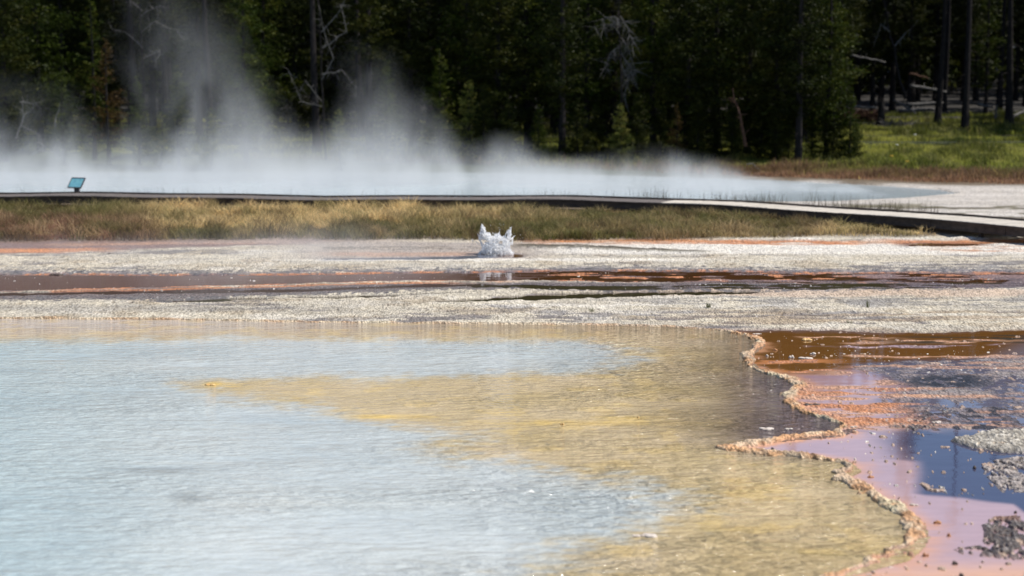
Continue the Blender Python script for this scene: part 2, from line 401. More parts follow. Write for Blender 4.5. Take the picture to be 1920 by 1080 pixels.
    crumb2 = fbm(X * 13, Y * 8, 2, 79)
    put(R_ * sstep(.83, .88, crumb2), (.62, .46, .36), .014, .6)
    wetz = np.clip(wet * 1.3 - .25, 0, 1) * sstep(.4, .6, fbm(X * .9, Y * .9, 3, 83))
    glint_speck = vnoise(X * 24, Y * 11, 85) - .10 * sstep(.62, .45, fbm(X * .8, Y * 1.5, 3, 86))
    wb = sstep(.3, .6, wet) * sstep(508, 520, py) * sstep(572, 560, py)
    put(np.clip(wetz + wb, 0, 1) * sstep(.88, .95, glint_speck), (.88, .86, .82), .014, .5)  # sun glints painted as white specks on small raised crumbs
    # main pool and its rim
    sd, j = shore(X, Y)
    rimw = np.where(px > 1330, .04 + .15 * sstep(.3, .7, fbm(X * 1.0, Y * 1.0, 2, 88)), .07)
    s = sd + j * (.10 + .75 * sstep(1300, 1400, px))
    rmix = sstep(.35, .6, fbm(X * 4, Y * 4, 3, 89))[..., None]; rimc = (np.array((.80, .62, .42)) * rmix + np.array((.70, .40, .19)) * (1 - rmix)) * (.75 + .5 * patch[..., None])
    rimm = sstep(rimw * 1.25, rimw * .8, s)
    put(rimm * sstep(-.4, -.2, s + .0) * np.where(px > 1330, .92, .6), np.clip(rimc, .05, .8), None, .6)
    rimh = np.where(px > 1330, .024, .010) * np.exp(-((s - .06) / (rimw * .55)) ** 2)
    h2 = h + rimh * sstep(-.1, .02, s)
    h3 = np.where(s < 0, -.28 + .30 * np.exp(s * 12), 0) + np.where(s < 0, -.02, 0)
    k = sstep(-.03, .03, s)
    h2 = h3 * (1 - k) + (h2 + (np.maximum(h2, .03) - h2) * rimm) * k
    mat = sstep(.55, .1, s) * sstep(.02, .08, s) * sstep(1330, 1420, px) * sstep(.36, .56, fbm(X * 1.7, Y * 2.6, 3, 87) + .12 * sstep(740, 800, py))
    put(mat * .9, ORANGE * .5 + PEACH * .55, None, .6, ORANGE * .4 + PEACH * .6)
    col[:] = col + (np.clip(rimc, .05, .8) - col) * (rimm * sstep(-.4, -.2, s) * .8 * (px > 1330))[..., None]
    h2 = h2 + mat * .014
    # pebbly relief
    dry = sstep(-.005, .03, h2)
    rough = (fbm(X * 6, Y * 4, 2, 91) - .5) * .034 + (fbm(X * 1.6, Y * 2.0, 2, 93) - .5) * .03
    h2 = h2 + rough * dry * np.where(R_ > .5, .35, 1) * sstep(-.02, .5, s) + rough * .2 * (1 - dry)
    lump = sstep(.35, .75, fbm(X * 24, Y * 16, 3, 97)) * .015 * rimm * k * np.where(px > 1330, 1, .2)
    h2 = h2 + lump
    return col, h2, wet, wc, s, px, py

def far_z(X, Y):
    """terrain beyond the crust flats"""
    r = np.clip((Y - 98) / 52, 0, None)
    z = 2.95 * np.minimum(r, 1) ** 1.5 + np.clip(Y - 150, 0, None) * .075
    return z
def hot_pool_mask(X, Y):
    px, py = to_px(X, Y, 0)
    e = (fbm(X * .3, Y * .3, 3, 101) - .5) * 6
    top = cv(px, (-500, 300), (900, 322), (1300, 332), (1560, 343), (1760, 356), (1800, 362))
    bot = cv(px, (-500, 370), (900, 374), (1100, 376), (1400, 379), (1560, 377), (1700, 370), (1800, 362))
    return sstep(-2, 2, py + e * .4 - top) * sstep(-2, 2, bot - py + e * .3)

# ------------------------------------------------------------------ ground mesh
cols_in = np.arange(-1010, 1011, 1.55) / FPX
outer = np.geomspace(1012, 6000, 60) / FPX
tx = np.concatenate([-outer[::-1], cols_in, outer])
py_rows = np.arange(1110, 436, -.95)
Yn = FPX * HC / (py_rows - YH)
Yn = np.array([ground_pt(960, q)[1] for q in py_rows])
Yfar = np.concatenate([np.linspace(Yn[-1] + .25, 125, 190), np.geomspace(126, 900, 50)])
Ynear = np.linspace(6, Yn[0] - .1, 25)
Ys = np.concatenate([Ynear, Yn, Yfar])
nr, nc = len(Ys), len(tx)
GX = Ys[:, None] * tx[None, :] * 1.0 / 1.0; GY = np.repeat(Ys[:, None], nc, 1)
edgeY = 1.0
col, gh, wet, wc, s_, gpx, gpy = paint(GX, GY)
# soil and far ground
ge = cv(gpx, (0, 455), (500, 450), (960, 453), (1250, 452), (1440, 447), (1920, 444)) + (fbm(GX * .8, GY * .8, 4, 131) - .5) * 7
mfar = sstep(3, -2, gpy - ge)
soil = np.array((.17, .125, .075)) + (fbm(GX * .6, GY * .6, 4, 141)[..., None] - .5) * .08
soil = np.clip(soil, .02, 1)
col = col * (1 - mfar[..., None]) + soil * mfar[..., None]
gh = gh * (1 - mfar) + (.06 + .08 * fbm(GX * .4, GY * .4, 3, 151)) * mfar; wet = wet * (1 - mfar) + .1 * mfar
# pale sinter round the far hot pool, right side
fs = sstep(1380, 1560, gpx + (fbm(GX * .3, GY * .3, 3, 161) - .5) * 200) * sstep(-3, 2, gpy - cv(gpx, (1400, 334), (1600, 346), (1920, 352)) + (fbm(GX * .5, GY * .5, 3, 162) - .5) * 5) * sstep(3, -3, gpy - cv(gpx, (1400, 380), (1560, 392), (1920, 418)))
fcol = np.array((.62, .58, .54)) + (fbm(GX * .4, GY * 1.2, 4, 163)[..., None] - .5) * .35
veg = sstep(.52, .62, fbm(GX * .5, GY * .9, 4, 165)) * sstep(378, 392, gpy)
fcol = fcol * (1 - veg[..., None]) + np.array((.16, .14, .06)) * veg[..., None]
col = col * (1 - fs[..., None]) + np.clip(fcol, .1, .8) * fs[..., None]
gh = np.where(fs > 0, gh * (1 - fs) + .05 * fs, gh)
hp = hot_pool_mask(GX, GY)
gh = gh * (1 - hp) - .25 * hp
far = far_z(GX, GY); gh = gh + far
mead = sstep(97, 104, GY) * (1 - fs)
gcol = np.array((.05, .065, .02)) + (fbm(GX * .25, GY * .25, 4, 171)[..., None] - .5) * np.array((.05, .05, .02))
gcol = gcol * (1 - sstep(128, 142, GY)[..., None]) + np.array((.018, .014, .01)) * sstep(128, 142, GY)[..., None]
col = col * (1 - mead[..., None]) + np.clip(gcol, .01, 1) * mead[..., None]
wet = np.where(GY > 97, .0, wet)
V = np.stack([GX, GY, gh], -1).reshape(-1, 3)
idx = np.arange(nr * nc).reshape(nr, nc)
F = np.stack([idx[:-1, :-1], idx[:-1, 1:], idx[1:, 1:], idx[1:, :-1]], -1).reshape(-1, 4)
me = mesh_np('ground', V, F, True)
set_col(me, 'albedo', col.reshape(-1, 3)); set_f(me, 'wet', wet.ravel())
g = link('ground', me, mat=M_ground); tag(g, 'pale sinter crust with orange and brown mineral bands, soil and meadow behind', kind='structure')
def ground_z(X, Y):
    """height of the built ground (nearest vertex)"""
    i = int(np.clip(np.searchsorted(Ys, Y), 0, nr - 1)); j = int(np.clip(np.searchsorted(tx, X / Y), 0, nc - 1))
    return float(gh[i, j])
def ground_zs(X, Y):
    i = np.clip(np.searchsorted(Ys, Y), 0, nr - 1); j = np.clip(np.searchsorted(tx, X / Y), 0, nc - 1); return gh[i, j]
del V, F

# ------------------------------------------------------------------ water
def sheet(name, pys, pxs, z, keep, colf, mat, label):
    Yr = np.array([ground_pt(960, q)[1] for q in pys]); T = (np.asarray(pxs) - 960) / FPX
    X = Yr[:, None] * T[None, :]; Y = np.repeat(Yr[:, None], len(T), 1)
    m = keep(X, Y); C = colf(X, Y)
    id_ = np.arange(X.size).reshape(X.shape)
    F = np.stack([id_[:-1, :-1], id_[:-1, 1:], id_[1:, 1:], id_[1:, :-1]], -1)
    k = m[:-1, :-1] & m[1:, 1:] & m[:-1, 1:] & m[1:, :-1]
    F = F[k]
    V = np.stack([X, Y, np.full(X.shape, z)], -1).reshape(-1, 3)
    used = np.unique(F); rm = np.zeros(len(V), np.int64); rm[used] = np.arange(len(used))
    me = mesh_np(name, V[used], rm[F], True); set_col(me, 'albedo', C.reshape(-1, 3)[used])
    return tag(link(name, me, mat=mat), label, kind='structure')

def pool_col(X, Y):
    px, py = to_px(X, Y)
    j = (fbm(X * .9, Y * .5, 4, 201) - .5) * 1.3 + (fbm(X * 3, Y * 3, 3, 203) - .5) * .5
    sdb = poly_sd(X, Y, BLUE[0]) + j * np.clip(Y / 30, .4, 1) * .9
    blue = sstep(.6, -.75, sdb + (fbm(X * 5, Y * 9, 3, 213) - .5) * 1.2)
    c_blue = np.array((.485, .53, .53)) + (fbm(X * .35, Y * .6, 4, 205)[..., None] - .5) * np.array((.16, .13, .10))
    c_blue = c_blue * (1 - .10 * sstep(500, -100, px)[..., None] * np.array((1.4, .5, 0.3)))
    # dark smudges on the pale bed
    for (x, y, rx, ry, a) in ((290, 880, 110, 4, .28), (360, 935, 38, 10, .30), (560, 952, 220, 3, .16), (220, 770, 120, 4, .12), (20, 695, 60, 5, .18), (330, 887, 50, 3, .25)):
        m = np.exp(-((px + j * 25 - x) / rx) ** 2 - ((py + j * 3 - y) / ry) ** 2) * a
        c_blue = c_blue * (1 - m[..., None])
    for (x, y, rx, ry, a) in ((560, 944, 380, 8, .12), (350, 868, 120, 3, .14), (470, 800, 60, 7, .13)):
        m = np.exp(-((px + j * 25 - x) / rx) ** 2 - ((py - y) / ry) ** 2) * a
        c_blue = c_blue * (1 - m[..., None]) + np.array((.78, .76, .66)) * m[..., None]
    c_tan = np.array((.54, .42, .235)) + (fbm(X * .8, Y * 1.0, 4, 207)[..., None] - .5) * np.array((.14, .13, .16))
    brown = sstep(1130, 1500, px + j * 60) * sstep(870, 800, py) 
    c_tan = c_tan * (1 - brown[..., None]) + np.array((.17, .12, .075)) * brown[..., None]
    pur = sstep(-1, 1, (px - 1400) / 90) * sstep(880, 820, py) * sstep(690, 720, py + j * 10)
    c_tan = c_tan * (1 - pur[..., None]) + np.array((.12, .09, .095)) * pur[..., None]
    top = sstep(642, 612, py + j * 3)
    tcol = np.array((.33, .25, .15)) * sstep(200, 1100, px)[..., None] + np.array((.50, .43, .36)) * (1 - sstep(200, 1100, px))[..., None]
    c_tan = c_tan * (1 - top[..., None]) + tcol * top[..., None]
    yel = np.exp(-((px - 730) / 70) ** 2 - ((py - 782) / 5) ** 2) + np.exp(-((px - 1080) / 160) ** 2 - ((py - 793) / 6) ** 2) * .6 + np.exp(-((px - 400) / 22) ** 2 - ((py - 720) / 4) ** 2) * 1.0 + np.exp(-((px - 1190) / 60) ** 2 - ((py - 783) / 3) ** 2) * .5
    yel = np.clip(yel * (.6 + (fbm(X * 3, Y * 3, 3, 209) - .3)), 0, 1)[..., None] * .75
    blue = blue[..., None]
    c = c_tan * (1 - blue) + c_blue * blue
    fl = sstep(.58, .68, fbm(X * 2.2, Y * 2.2, 4, 211))[..., None] * (1 - blue) * .28 * (1 - brown[..., None])
    c = c * (1 - fl) + np.array((.72, .50, .15)) * fl
    c = c * (1 - yel) + np.array((.80, .52, .08)) * yel
    sd, jj = shore(X, Y)
    e = np.exp(-np.abs(sd) / .35)[..., None] * .25 * sstep(1300, 1400, px)[..., None]
    c = c * (1 - e) + np.array((.20, .15, .10)) * e
    return np.clip(c, .02, .9)
def keep_pool(X, Y):
    sd, j = shore(X, Y); return (sd < .22)
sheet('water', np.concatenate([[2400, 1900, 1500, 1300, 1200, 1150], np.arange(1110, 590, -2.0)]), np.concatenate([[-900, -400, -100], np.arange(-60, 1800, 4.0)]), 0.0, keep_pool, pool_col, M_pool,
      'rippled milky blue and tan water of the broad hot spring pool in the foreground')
def keep_run(X, Y):
    sd, j = shore(X, Y); return (sd > -.02) & (Y > 13)
sheet('shallow_water', np.arange(1180, 452, -1.5), np.concatenate([np.linspace(-700, -60, 8), np.arange(-50, 1980, 4.0), np.linspace(2000, 2700, 8)]), -.003,
      keep_run, lambda X, Y: paint(X, Y)[3], M_still, 'shallow still runoff water in pink, slate and brown sheets between the crust')
def keep_hot(X, Y): return hot_pool_mask(X, Y) > .02
sheet('steaming_water', np.arange(402, 291, -1.2), np.arange(-900, 1900, 12.0), -.02, keep_hot,
      lambda X, Y: np.zeros(X.shape + (3,)) + np.array((.42, .49, .52)), M_far, 'pale blue water of the far steaming hot pool behind the boardwalk')

# ------------------------------------------------------------------ boardwalk
M_plank = simple('weathered_plank', [(.25, (.40, .35, .29)), (.5, (.58, .52, .44)), (.75, (.70, .63, .54))], 2.2, .75, .004, (1, 4, 1))
M_plank_dark = simple('dark_plank', [(.25, (.09, .075, .065)), (.5, (.15, .125, .11)), (.75, (.24, .205, .18))], 2.2, .6, .004, (1, 4, 1))  # darker plank colour for the left stretch
M_timber = simple('dark_timber', [(.3, (.035, .026, .022)), (.7, (.085, .062, .05))], 5, .8, .006, (.4, 1, 2))
def deck_pt(px, py):
    x, y, _ = ground_pt(px, py, .55); return np.array((x, y))
path = [deck_pt(-420, 363), deck_pt(0, 366), deck_pt(520, 370.5), deck_pt(850, 372.5), deck_pt(1090, 374), deck_pt(1330, 379.5), deck_pt(1480, 387), deck_pt(1700, 402.5), deck_pt(1920, 421.5), deck_pt(2200, 449)]
# smooth the bends
def chaikin(P, k=2):
    for _ in range(k):
        Q = [P[0]]
        for a_, b_ in zip(P, P[1:]): Q += [a_ * .75 + b_ * .25, a_ * .25 + b_ * .75]
        P = Q + [P[-1]]
    return P
path = chaikin(path, 2)
W = 2.1
bw = empty('boardwalk', (0, 68, 0)); tag(bw, 'low timber boardwalk crossing behind the grass and swinging towards the right edge', 'boardwalk')
def bwp(pt): return (pt[0], pt[1] - 68, pt[2])
seg = [np.linalg.norm(b_ - a_) for a_, b_ in zip(path, path[1:])]; cum = np.concatenate([[0], np.cumsum(seg)])
def along(s):
    i = min(int(np.searchsorted(cum, s, side='right')) - 1, len(path) - 2)
    t_ = (s - cum[i]) / seg[i]; p_ = path[i] * (1 - t_) + path[i + 1] * t_; d = (path[i + 1] - path[i]) / seg[i]
    e = .5; 
    return p_, d
def deckz(x): return .55 + .035 * math.sin(x * .33 + 1.0) + .02 * math.sin(x * .9)
planks = MB(); planksd = MB(); railf = MB(); railn = MB(); skirt = MB()
s = 0.1; L = cum[-1]
while s < L:
    p_, d = along(s); a = math.atan2(d[1], d[0])
    z = deckz(p_[0]) + random.uniform(-.006, .006)
    (planks if p_[0] > 6.5 else planksd).box(bwp((p_[0], p_[1], z)), (.132, W + random.uniform(-.04, .04), .045), rotz(a + random.uniform(-.012, .012)))
    s += .145
def run(mb, off, dz, wy, hz, step=3.6, gap=.03):
    s = 0.0
    while s < L - .5:
        e = min(s + step, L - .01); (p1, d1), (p2, d2) = along(s), along(e)
        n1 = np.array((-d1[1], d1[0])); n2 = np.array((-d2[1], d2[0]))
        a_ = p1 + n1 * off; b_ = p2 + n2 * off; dd = b_ - a_; ln = np.linalg.norm(dd)
        z1, z2 = deckz(p1[0]) + dz, deckz(p2[0]) + dz
        ang = math.atan2(dd[1], dd[0]); pit = math.atan2(z2 - z1, ln)
        c_, s2 = math.cos(-pit), math.sin(-pit); ry = np.array(((c_, 0, s2), (0, 1, 0), (-s2, 0, c_)))
        mb.box(bwp(((a_[0] + b_[0]) / 2, (a_[1] + b_[1]) / 2, (z1 + z2) / 2)), (ln - gap, wy, hz), rotz(ang) @ ry)
        s = e
run(railf, W / 2 - .07, .058, .09, .07, gap=.012); run(railn, -W / 2 - .03, -.012, .05, .05, gap=.012)
run(skirt, -W / 2 + .04, -.175, .05, .27); skirt2 = MB(); run(skirt2, W / 2 - .10, -.155, .05, .25)
link('deck', planks.mesh('deck'), bw, M_plank); link('deck', planksd.mesh('deck'), bw, M_plank_dark)['label'] = 'dark planks on the left stretch'
link('kerb_rail', railf.mesh('kerb_rail'), bw, M_timber); link('edge_trim', railn.mesh('edge_trim'), bw, M_timber)
link('fascia_board', skirt.mesh('fascia_board'), bw, M_timber); link('fascia_board', skirt2.mesh('fascia_board'), bw, M_timber)
post = MB(); post.box((0, 0, 0), (.14, .14, .62)); pm = post.mesh('support_post'); pm.materials.append(M_timber)
s = 1.0
while s < L:
    p_, d = along(s); n = np.array((-d[1], d[0]))
    for sg in (-1, 1):
        q = p_ + n * sg * (W / 2 - .25); o = link('support_post', pm, bw); o.location = bwp((q[0], q[1], deckz(p_[0]) - .34)); o.rotation_euler = (0, 0, math.atan2(d[1], d[0]))
    s += 2.4

# ------------------------------------------------------------------ information sign
M_panel, t, p = new_mat('teal_panel')
v = objmap(t, (1, 1, 1)); f = noise(t, v, 9, 4, .6)
t.links.new(ramp(t, f, [(.3, (.16, .42, .48)), (.55, (.24, .58, .66)), (.75, (.30, .56, .48))]), p.inputs['Base Color']); p.inputs['Roughness'].default_value = .3
M_frame = simple('dark_metal', [(.3, (.05, .05, .055)), (.7, (.09, .09, .10))], 8, .5)
sx, sy, _ = point_at(144, 362, 73.3)
sg = empty('information_sign', (sx, sy, ground_z(sx, sy)), R(-24)); tag(sg, 'small tilted teal information panel on a dark post beside the boardwalk', 'sign')
rt = rotx(R(52))
b = MB(); b.box((0, 0, .90), (.70, .50, .03), rt); link('panel', b.mesh('panel'), sg, M_panel)
b = MB()
for c_, s_2 in (((0, .265, 0), (.78, .04, .05)), ((0, -.265, 0), (.78, .04, .05)), ((-.37, 0, 0), (.04, .488, .05)), ((.37, 0, 0), (.04, .488, .05))):
    b.box(tuple(rt @ np.array(c_) + np.array((0, 0, .90))), s_2, rt)
link('frame', b.mesh('frame'), sg, M_frame)
b = MB(); b.box((0, .02, .32), (.26, .10, .90)); b.box((0, .02, .79), (.34, .2, .05)); link('post', b.mesh('post'), sg, M_frame)

# ------------------------------------------------------------------ spouting water
M_foam, t, p = new_mat('white_foam')
p.inputs['Base Color'].default_value = (.98, .98, .98, 1); p.inputs['Roughness'].default_value = .35
p.inputs['Subsurface Weight'].default_value = .0; p.inputs['Subsurface Radius'].default_value = (.12, .12, .12); p.inputs['Subsurface Scale'].default_value = 1
v = objmap(t, (1, 1, 1)); t.links.new(bump(t, noise(t, v, 30, 4, .6), .008), p.inputs['Normal'])
tr = N(t, 'ShaderNodeBsdfTranslucent'); tr.inputs[0].default_value = (.98, .98, .98, 1); mx = N(t, 'ShaderNodeMixShader'); mx.inputs[0].default_value = .5
t.links.new(p.outputs[0], mx.inputs[1]); t.links.new(tr.outputs[0], mx.inputs[2])
tp = N(t, 'ShaderNodeBsdfTransparent'); mx2 = N(t, 'ShaderNodeMixShader'); mx2.inputs[0].default_value = .0
t.links.new(mx.outputs[0], mx2.inputs[1]); t.links.new(tp.outputs[0], mx2.inputs[2]); t.links.new(mx2.outputs[0], t.nodes['Material Output'].inputs[0])
fx, fy, _ = ground_pt(930, 477)
PXM = FPX / fy        # pixels per metre there
prof = [(-33, 20), (-30, 42), (-27, 56), (-22, 50), (-17, 43), (-12, 38), (-5, 38), (0, 36), (5, 40), (8, 34), (14, 32), (20, 40), (24, 44), (27, 50), (29, 34), (32, 30), (33, 12)]
def icosphere(sub=1):
    bm = __import__('bmesh').new(); __import__('bmesh').ops.create_icosphere(bm, subdivisions=sub, radius=1)
    V = np.array([v.co[:] for v in bm.verts]); F = np.array([[v.index for v in f.verts] for f in bm.faces]); bm.free(); return V, F
IV, IF = icosphere(1); IV2, IF2 = icosphere(3)
BV, BF = [], []; nb = 0
def blob(c, r, sc_=(1, 1, 1)):
    global nb
    a = rng.uniform(0, 6.28); rr = rotz(a)
    V = (IV * (r * np.array(sc_))) @ rotx(rng.uniform(-.5, .5)).T @ rr.T + np.array(c); BV.append(V); BF.append(IF + nb); nb += len(V)
for k in range(260):
    u = rng.uniform(-31, 31); top = np.interp(u, [q[0] for q in prof], [q[1] for q in prof])
    zz = rng.uniform(0, 1) ** .85 * top
    lim = np.interp(zz, (0, 6, 14, 22, 30, 60), (33, 27, 25, 28, 33, 33)) 
    if abs(u) > lim: continue
    hole = fbm(np.array([u * .12]), np.array([zz * .12]), 3, 301)[0]
    if hole < .36 and zz > 18: continue
    dth = math.sqrt(max(0, 1 - (u / 34) ** 2)) * 26 * (1.1 - min(1, zz / 45))
    edge = zz / max(top, 1)
    r = rng.uniform(.5, 1.7) * (1.2 - .75 * edge)
    blob((u / PXM, rng.uniform(-dth, dth) / PXM, zz / PXM), r / PXM, (1, 1, rng.uniform(1, 2.2)))
FV = []
for k in range(13000):
    u = rng.uniform(-33, 33); top = np.interp(u, [q[0] for q in prof], [q[1] for q in prof]) * rng.uniform(.9, 1.06); zz = rng.uniform(0, 1) ** .8 * top
    lim = np.interp(zz, (0, 6, 14, 22, 30, 60), (35, 29, 26, 29, 33, 33))
    if abs(u) > lim or (fbm(np.array([u * .12]), np.array([zz * .12]), 3, 301)[0] < .36 and zz > 18): continue
    d_ = math.sqrt(max(0, 1 - (u / 35) ** 2)) * 27 * (1.1 - min(1, zz / 45)) + 2
    c = np.array((u, rng.uniform(-d_, d_), zz)) / PXM; e1 = rng.normal(size=3); e2 = rng.normal(size=3); q_ = rng.uniform(.5, 1.5) / PXM
    FV.append([c + e1 * q_, c + e2 * q_, c - (e1 + e2) * q_ * .7])
for (x0, z0, x1, z1, cnt, r0) in ((-24, 30, -27, 58, 60, 1.5), (-27, 20, -35, 40, 40, 1.1), (25, 28, 29, 52, 50, 1.3), (28, 28, 36, 36, 26, 1.0), (5, 32, 7, 46, 22, .9), (-33, 20, -44, 28, 16, .5), (-44, 28, -46, 14, 12, .5), (30, 20, 32, 30, 20, 1.2), (16, 30, 21, 46, 20, .9)):
    for k in range(cnt):
        t_ = k / cnt; blob(((x0 + (x1 - x0) * t_ + rng.normal() * .8 * (1 - t_)) / PXM, rng.normal() * 2 / PXM, (z0 + (z1 - z0) * t_) / PXM), r0 * (1.3 - t_) / PXM, (1, 1, 1.8))
for k in range(130):
    a = rng.uniform(-1, 1); rr = rng.uniform(24, 62) if k < 60 else rng.uniform(20, 42)
    th = rng.uniform(.1, math.pi - .1)
    blob((math.cos(th) * rr * .95 / PXM, rng.uniform(-14, 14) / PXM, (abs(math.sin(th)) * rr * .9 + rng.uniform(0, 4)) / PXM), rng.uniform(.25, .7) / PXM)
FVa = np.array(FV).reshape(-1, 3)
me = mesh_np('water_spout', np.concatenate(BV + [FVa]), np.concatenate(BF + [np.arange(len(FVa)).reshape(-1, 3) + nb]), False)
sp = link('water_spout', me, mat=M_foam); sp.location = (fx, fy, 0.0)
tag(sp, 'white splash of boiling water jumping from the small vent in front of the grass', 'water spout')

# ------------------------------------------------------------------ rocks and crust lumps
M_rockO = simple('orange_crusted_rock', [(.3, (.16, .06, .02)), (.55, (.55, .25, .10)), (.8, (.68, .42, .25))], 30, .5, .01)
M_rockY = simple('yellow_crusted_rock', [(.3, (.50, .24, .06)), (.6, (.74, .50, .20)), (.8, (.84, .74, .55))], 30, .4, .01)
M_rockW = simple('white_crusted_rock', [(.3, (.42, .33, .26)), (.6, (.66, .58, .50)), (.8, (.78, .74, .70))], 30, .5, .01)
M_rockD = simple('dark_rock', [(.3, (.04, .03, .025)), (.6, (.10, .07, .05)), (.8, (.42, .26, .16))], 26, .45, .01)
def rock(px, py, wpx, hpx, mat, label, lumps=5, seed=0, dpt=1.0, name='rock'):
    x, y, _ = ground_pt(px, py); m = FPX / y; rr = np.random.default_rng(seed + 11)
    Vs, Fs = [], []; nv = 0
    for k in range(lumps):
        r = 1.0 if k == 0 and lumps < 4 else rr.uniform(.35, .8)
        V = IV2.copy(); n = fbm(V[:, 0] * 1.7 + k * 7 + seed, V[:, 1] * 1.7 + V[:, 2] * 2.3, 3, 400 + seed)
        V = V * (0.7 + .6 * n)[:, None]
        sx_ = wpx / 2 / m * r * (1 if lumps == 1 else .55); sz_ = hpx / m * r * .8; sy_ = sx_ * dpt
        V = V * np.array((sx_, sy_, sz_))
        ox = 0 if lumps == 1 else (rr.uniform(-1, 1)) * wpx / 2 / m * .62
        V = V + np.array((ox, rr.uniform(-.5, .5) * sy_, sz_ * .1)); Vs.append(V); Fs.append(IF2 + nv); nv += len(V)
    me = mesh_np(name, np.concatenate(Vs), np.concatenate(Fs), True); o = link(name, me, mat=mat)
    o.location = (x, y, 0.0); return tag(o, label, 'rock')
rock(1451, 846, 15, 8, M_rockD, 'round dark orange rock in the pink shallows beside the pointed rim', 2, 1)
rock(1472, 850, 7, 4, M_rockO, 'tiny orange pebble just right of the dark orange rock in the pink shallows', 1, 2)
rock(1513, 638, 30, 6, M_rockY, 'knobbly yellow crust lump in the brown water near the top of the rim', 8, 3)
rock(1483, 671, 16, 7, M_rockW, 'whitish crust lump below the yellow lump in the brown water', 4, 4)
rock(1510, 672, 34, 4, M_rockW, 'long flat white crust streak in the brown water', 8, 5)
rock(1522, 664, 16, 4, M_rockW, 'small pale lump above the long white crust streak', 3, 6)
rock(1439, 668, 10, 4, M_rockW, 'small white lump close to the rim in the brown water', 3, 7)
rock(1454, 657, 11, 4, M_rockO, 'small pinkish lump close to the rim in the brown water', 3, 8)
rock(1419, 626, 22, 3, M_rockW, 'flat white crust slab at the upper corner of the brown water', 5, 9)
rock(1054, 797, 9, 5, M_rockY, 'bright yellow pebble breaking the tan water in the middle of the pool', 2, 10)
rock(1196, 784, 7, 4, M_rockY, 'smaller yellow pebble to the right, further out in the tan water', 2, 12)
rock(396, 722, 26, 4, M_rockY, 'yellow crusted stones at the left tip of the tan shoal', 6, 13)
rock(1210, 1004, 58, 5, M_rockW, 'low pinkish rock barely above the tan water near the bottom', 9, 14)
rock(1438, 804, 36, 3, M_rockW, 'thin line of pale crust poking through the brown water left of the rim', 9, 15)
rock(1477, 804, 22, 2.5, M_rockW, 'short pale crust fragment next to the thin crust line', 6, 16)
rock(1522, 760, 34, 5, M_rockD, 'dark flat stone lying on the orange mat right of the rim', 7, 17)
rock(1549, 814, 24, 5, M_rockD, 'brown flat stone on the orange spit of the rim', 4, 18)
rock(1633, 895, 18, 5, M_rockO, 'orange and white crust lump in the pink water beside the rim bulge', 5, 19)
rock(1716, 947, 22, 4, M_rockW, 'flat white flake in the pink water at the blue edge', 5, 20)
rock(1756, 981, 22, 8, M_rockO, 'peach crust lump with a white cap in the open pink water', 5, 21)
rock(1779, 1005, 7, 7, M_rockO, 'single round orange pebble below the peach crust lump', 1, 22)
rock(1737, 1043, 12, 8, M_rockO, 'orange white crust knob near the bottom of the pink water', 3, 23)
rock(1790, 1058, 12, 8, M_rockD, 'reddish brown pebble near the bottom right, left of the dark gravel', 2, 24)
rock(1805, 1082, 16, 10, M_rockD, 'black pebble cut by the bottom edge of the picture', 3, 25)
rock(1904, 962, 6, 5, M_rockD, 'lone dark pebble in blue water above the dark gravel', 1, 26)
rock(1827, 878, 12, 6, M_rockD, 'dark stone in the blue water left of the grey gravel bank', 2, 27)
rock(1755, 793, 30, 7, M_rockW, 'pale crust lump on the dark wet crust above the blue water', 6, 28)
rock(1602, 801, 20, 4, M_rockW, 'small pale crust patch at the head of the blue water', 5, 29)
rock(200, 477, 16, 3, M_rockD, 'dark flat stone on the buff crust at far left', 3, 30)
rock(106, 516, 34, 5, M_rockD, 'dark crust lump on the bank of the brown channel at left', 6, 31)

# ------------------------------------------------------------------ grass (real blades)
M_grass, t, p = new_mat('grass_blades')
a = N(t, 'ShaderNodeAttribute', attribute_name='albedo'); t.links.new(a.outputs['Color'], p.inputs['Base Color'])
p.inputs['Roughness'].default_value = .6; p.inputs['Specular IOR Level'].default_value = .2
tr = N(t, 'ShaderNodeBsdfTranslucent'); t.links.new(a.outputs['Color'], tr.inputs[0])
mx = N(t, 'ShaderNodeMixShader'); mx.inputs[0].default_value = .5; out = t.nodes['Material Output']
t.links.new(p.outputs[0], mx.inputs[1]); t.links.new(tr.outputs[0], mx.inputs[2]); t.links.new(mx.outputs[0], out.inputs[0])
def blades(name, X, Y, H, Wd, C, label, lean=.35):
    n = len(X); Z = ground_zs(X, Y) - .03
    a = rng.uniform(0, 6.283, n); dx, dy = np.cos(a) * Wd / 2, np.sin(a) * Wd / 2
    lx, ly = rng.normal(0, lean, n) * H, rng.normal(0, lean, n) * H
    B0 = np.stack([X - dx, Y - dy, Z], -1); B1 = np.stack([X + dx, Y + dy, Z], -1)
    M0 = np.stack([X - dx * .8 + lx * .35, Y - dy * .8 + ly * .35, Z + H * .6], -1); M1 = np.stack([X + dx * .8 + lx * .35, Y + dy * .8 + ly * .35, Z + H * .6], -1)
    T = np.stack([X + lx, Y + ly, Z + H], -1)
    V = np.stack([B0, B1, M1, M0, T], 1).reshape(-1, 3); i = np.arange(n) * 5
    F = np.concatenate([np.stack([i, i + 1, i + 2], -1), np.stack([i, i + 2, i + 3], -1), np.stack([i + 3, i + 2, i + 4], -1)])
    me = mesh_np(name, V, F); set_col(me, 'albedo', np.repeat(C, 5, 0))
    return tag(link(name, me, mat=M_grass), label, kind='stuff')
GOLD = np.array((.92, .70, .34)); GREEN = np.array((.15, .15, .045)); RED = np.array((.30, .155, .105)); STRAW = np.array((.52, .37, .20)); BRN = np.array((.24, .16, .085))
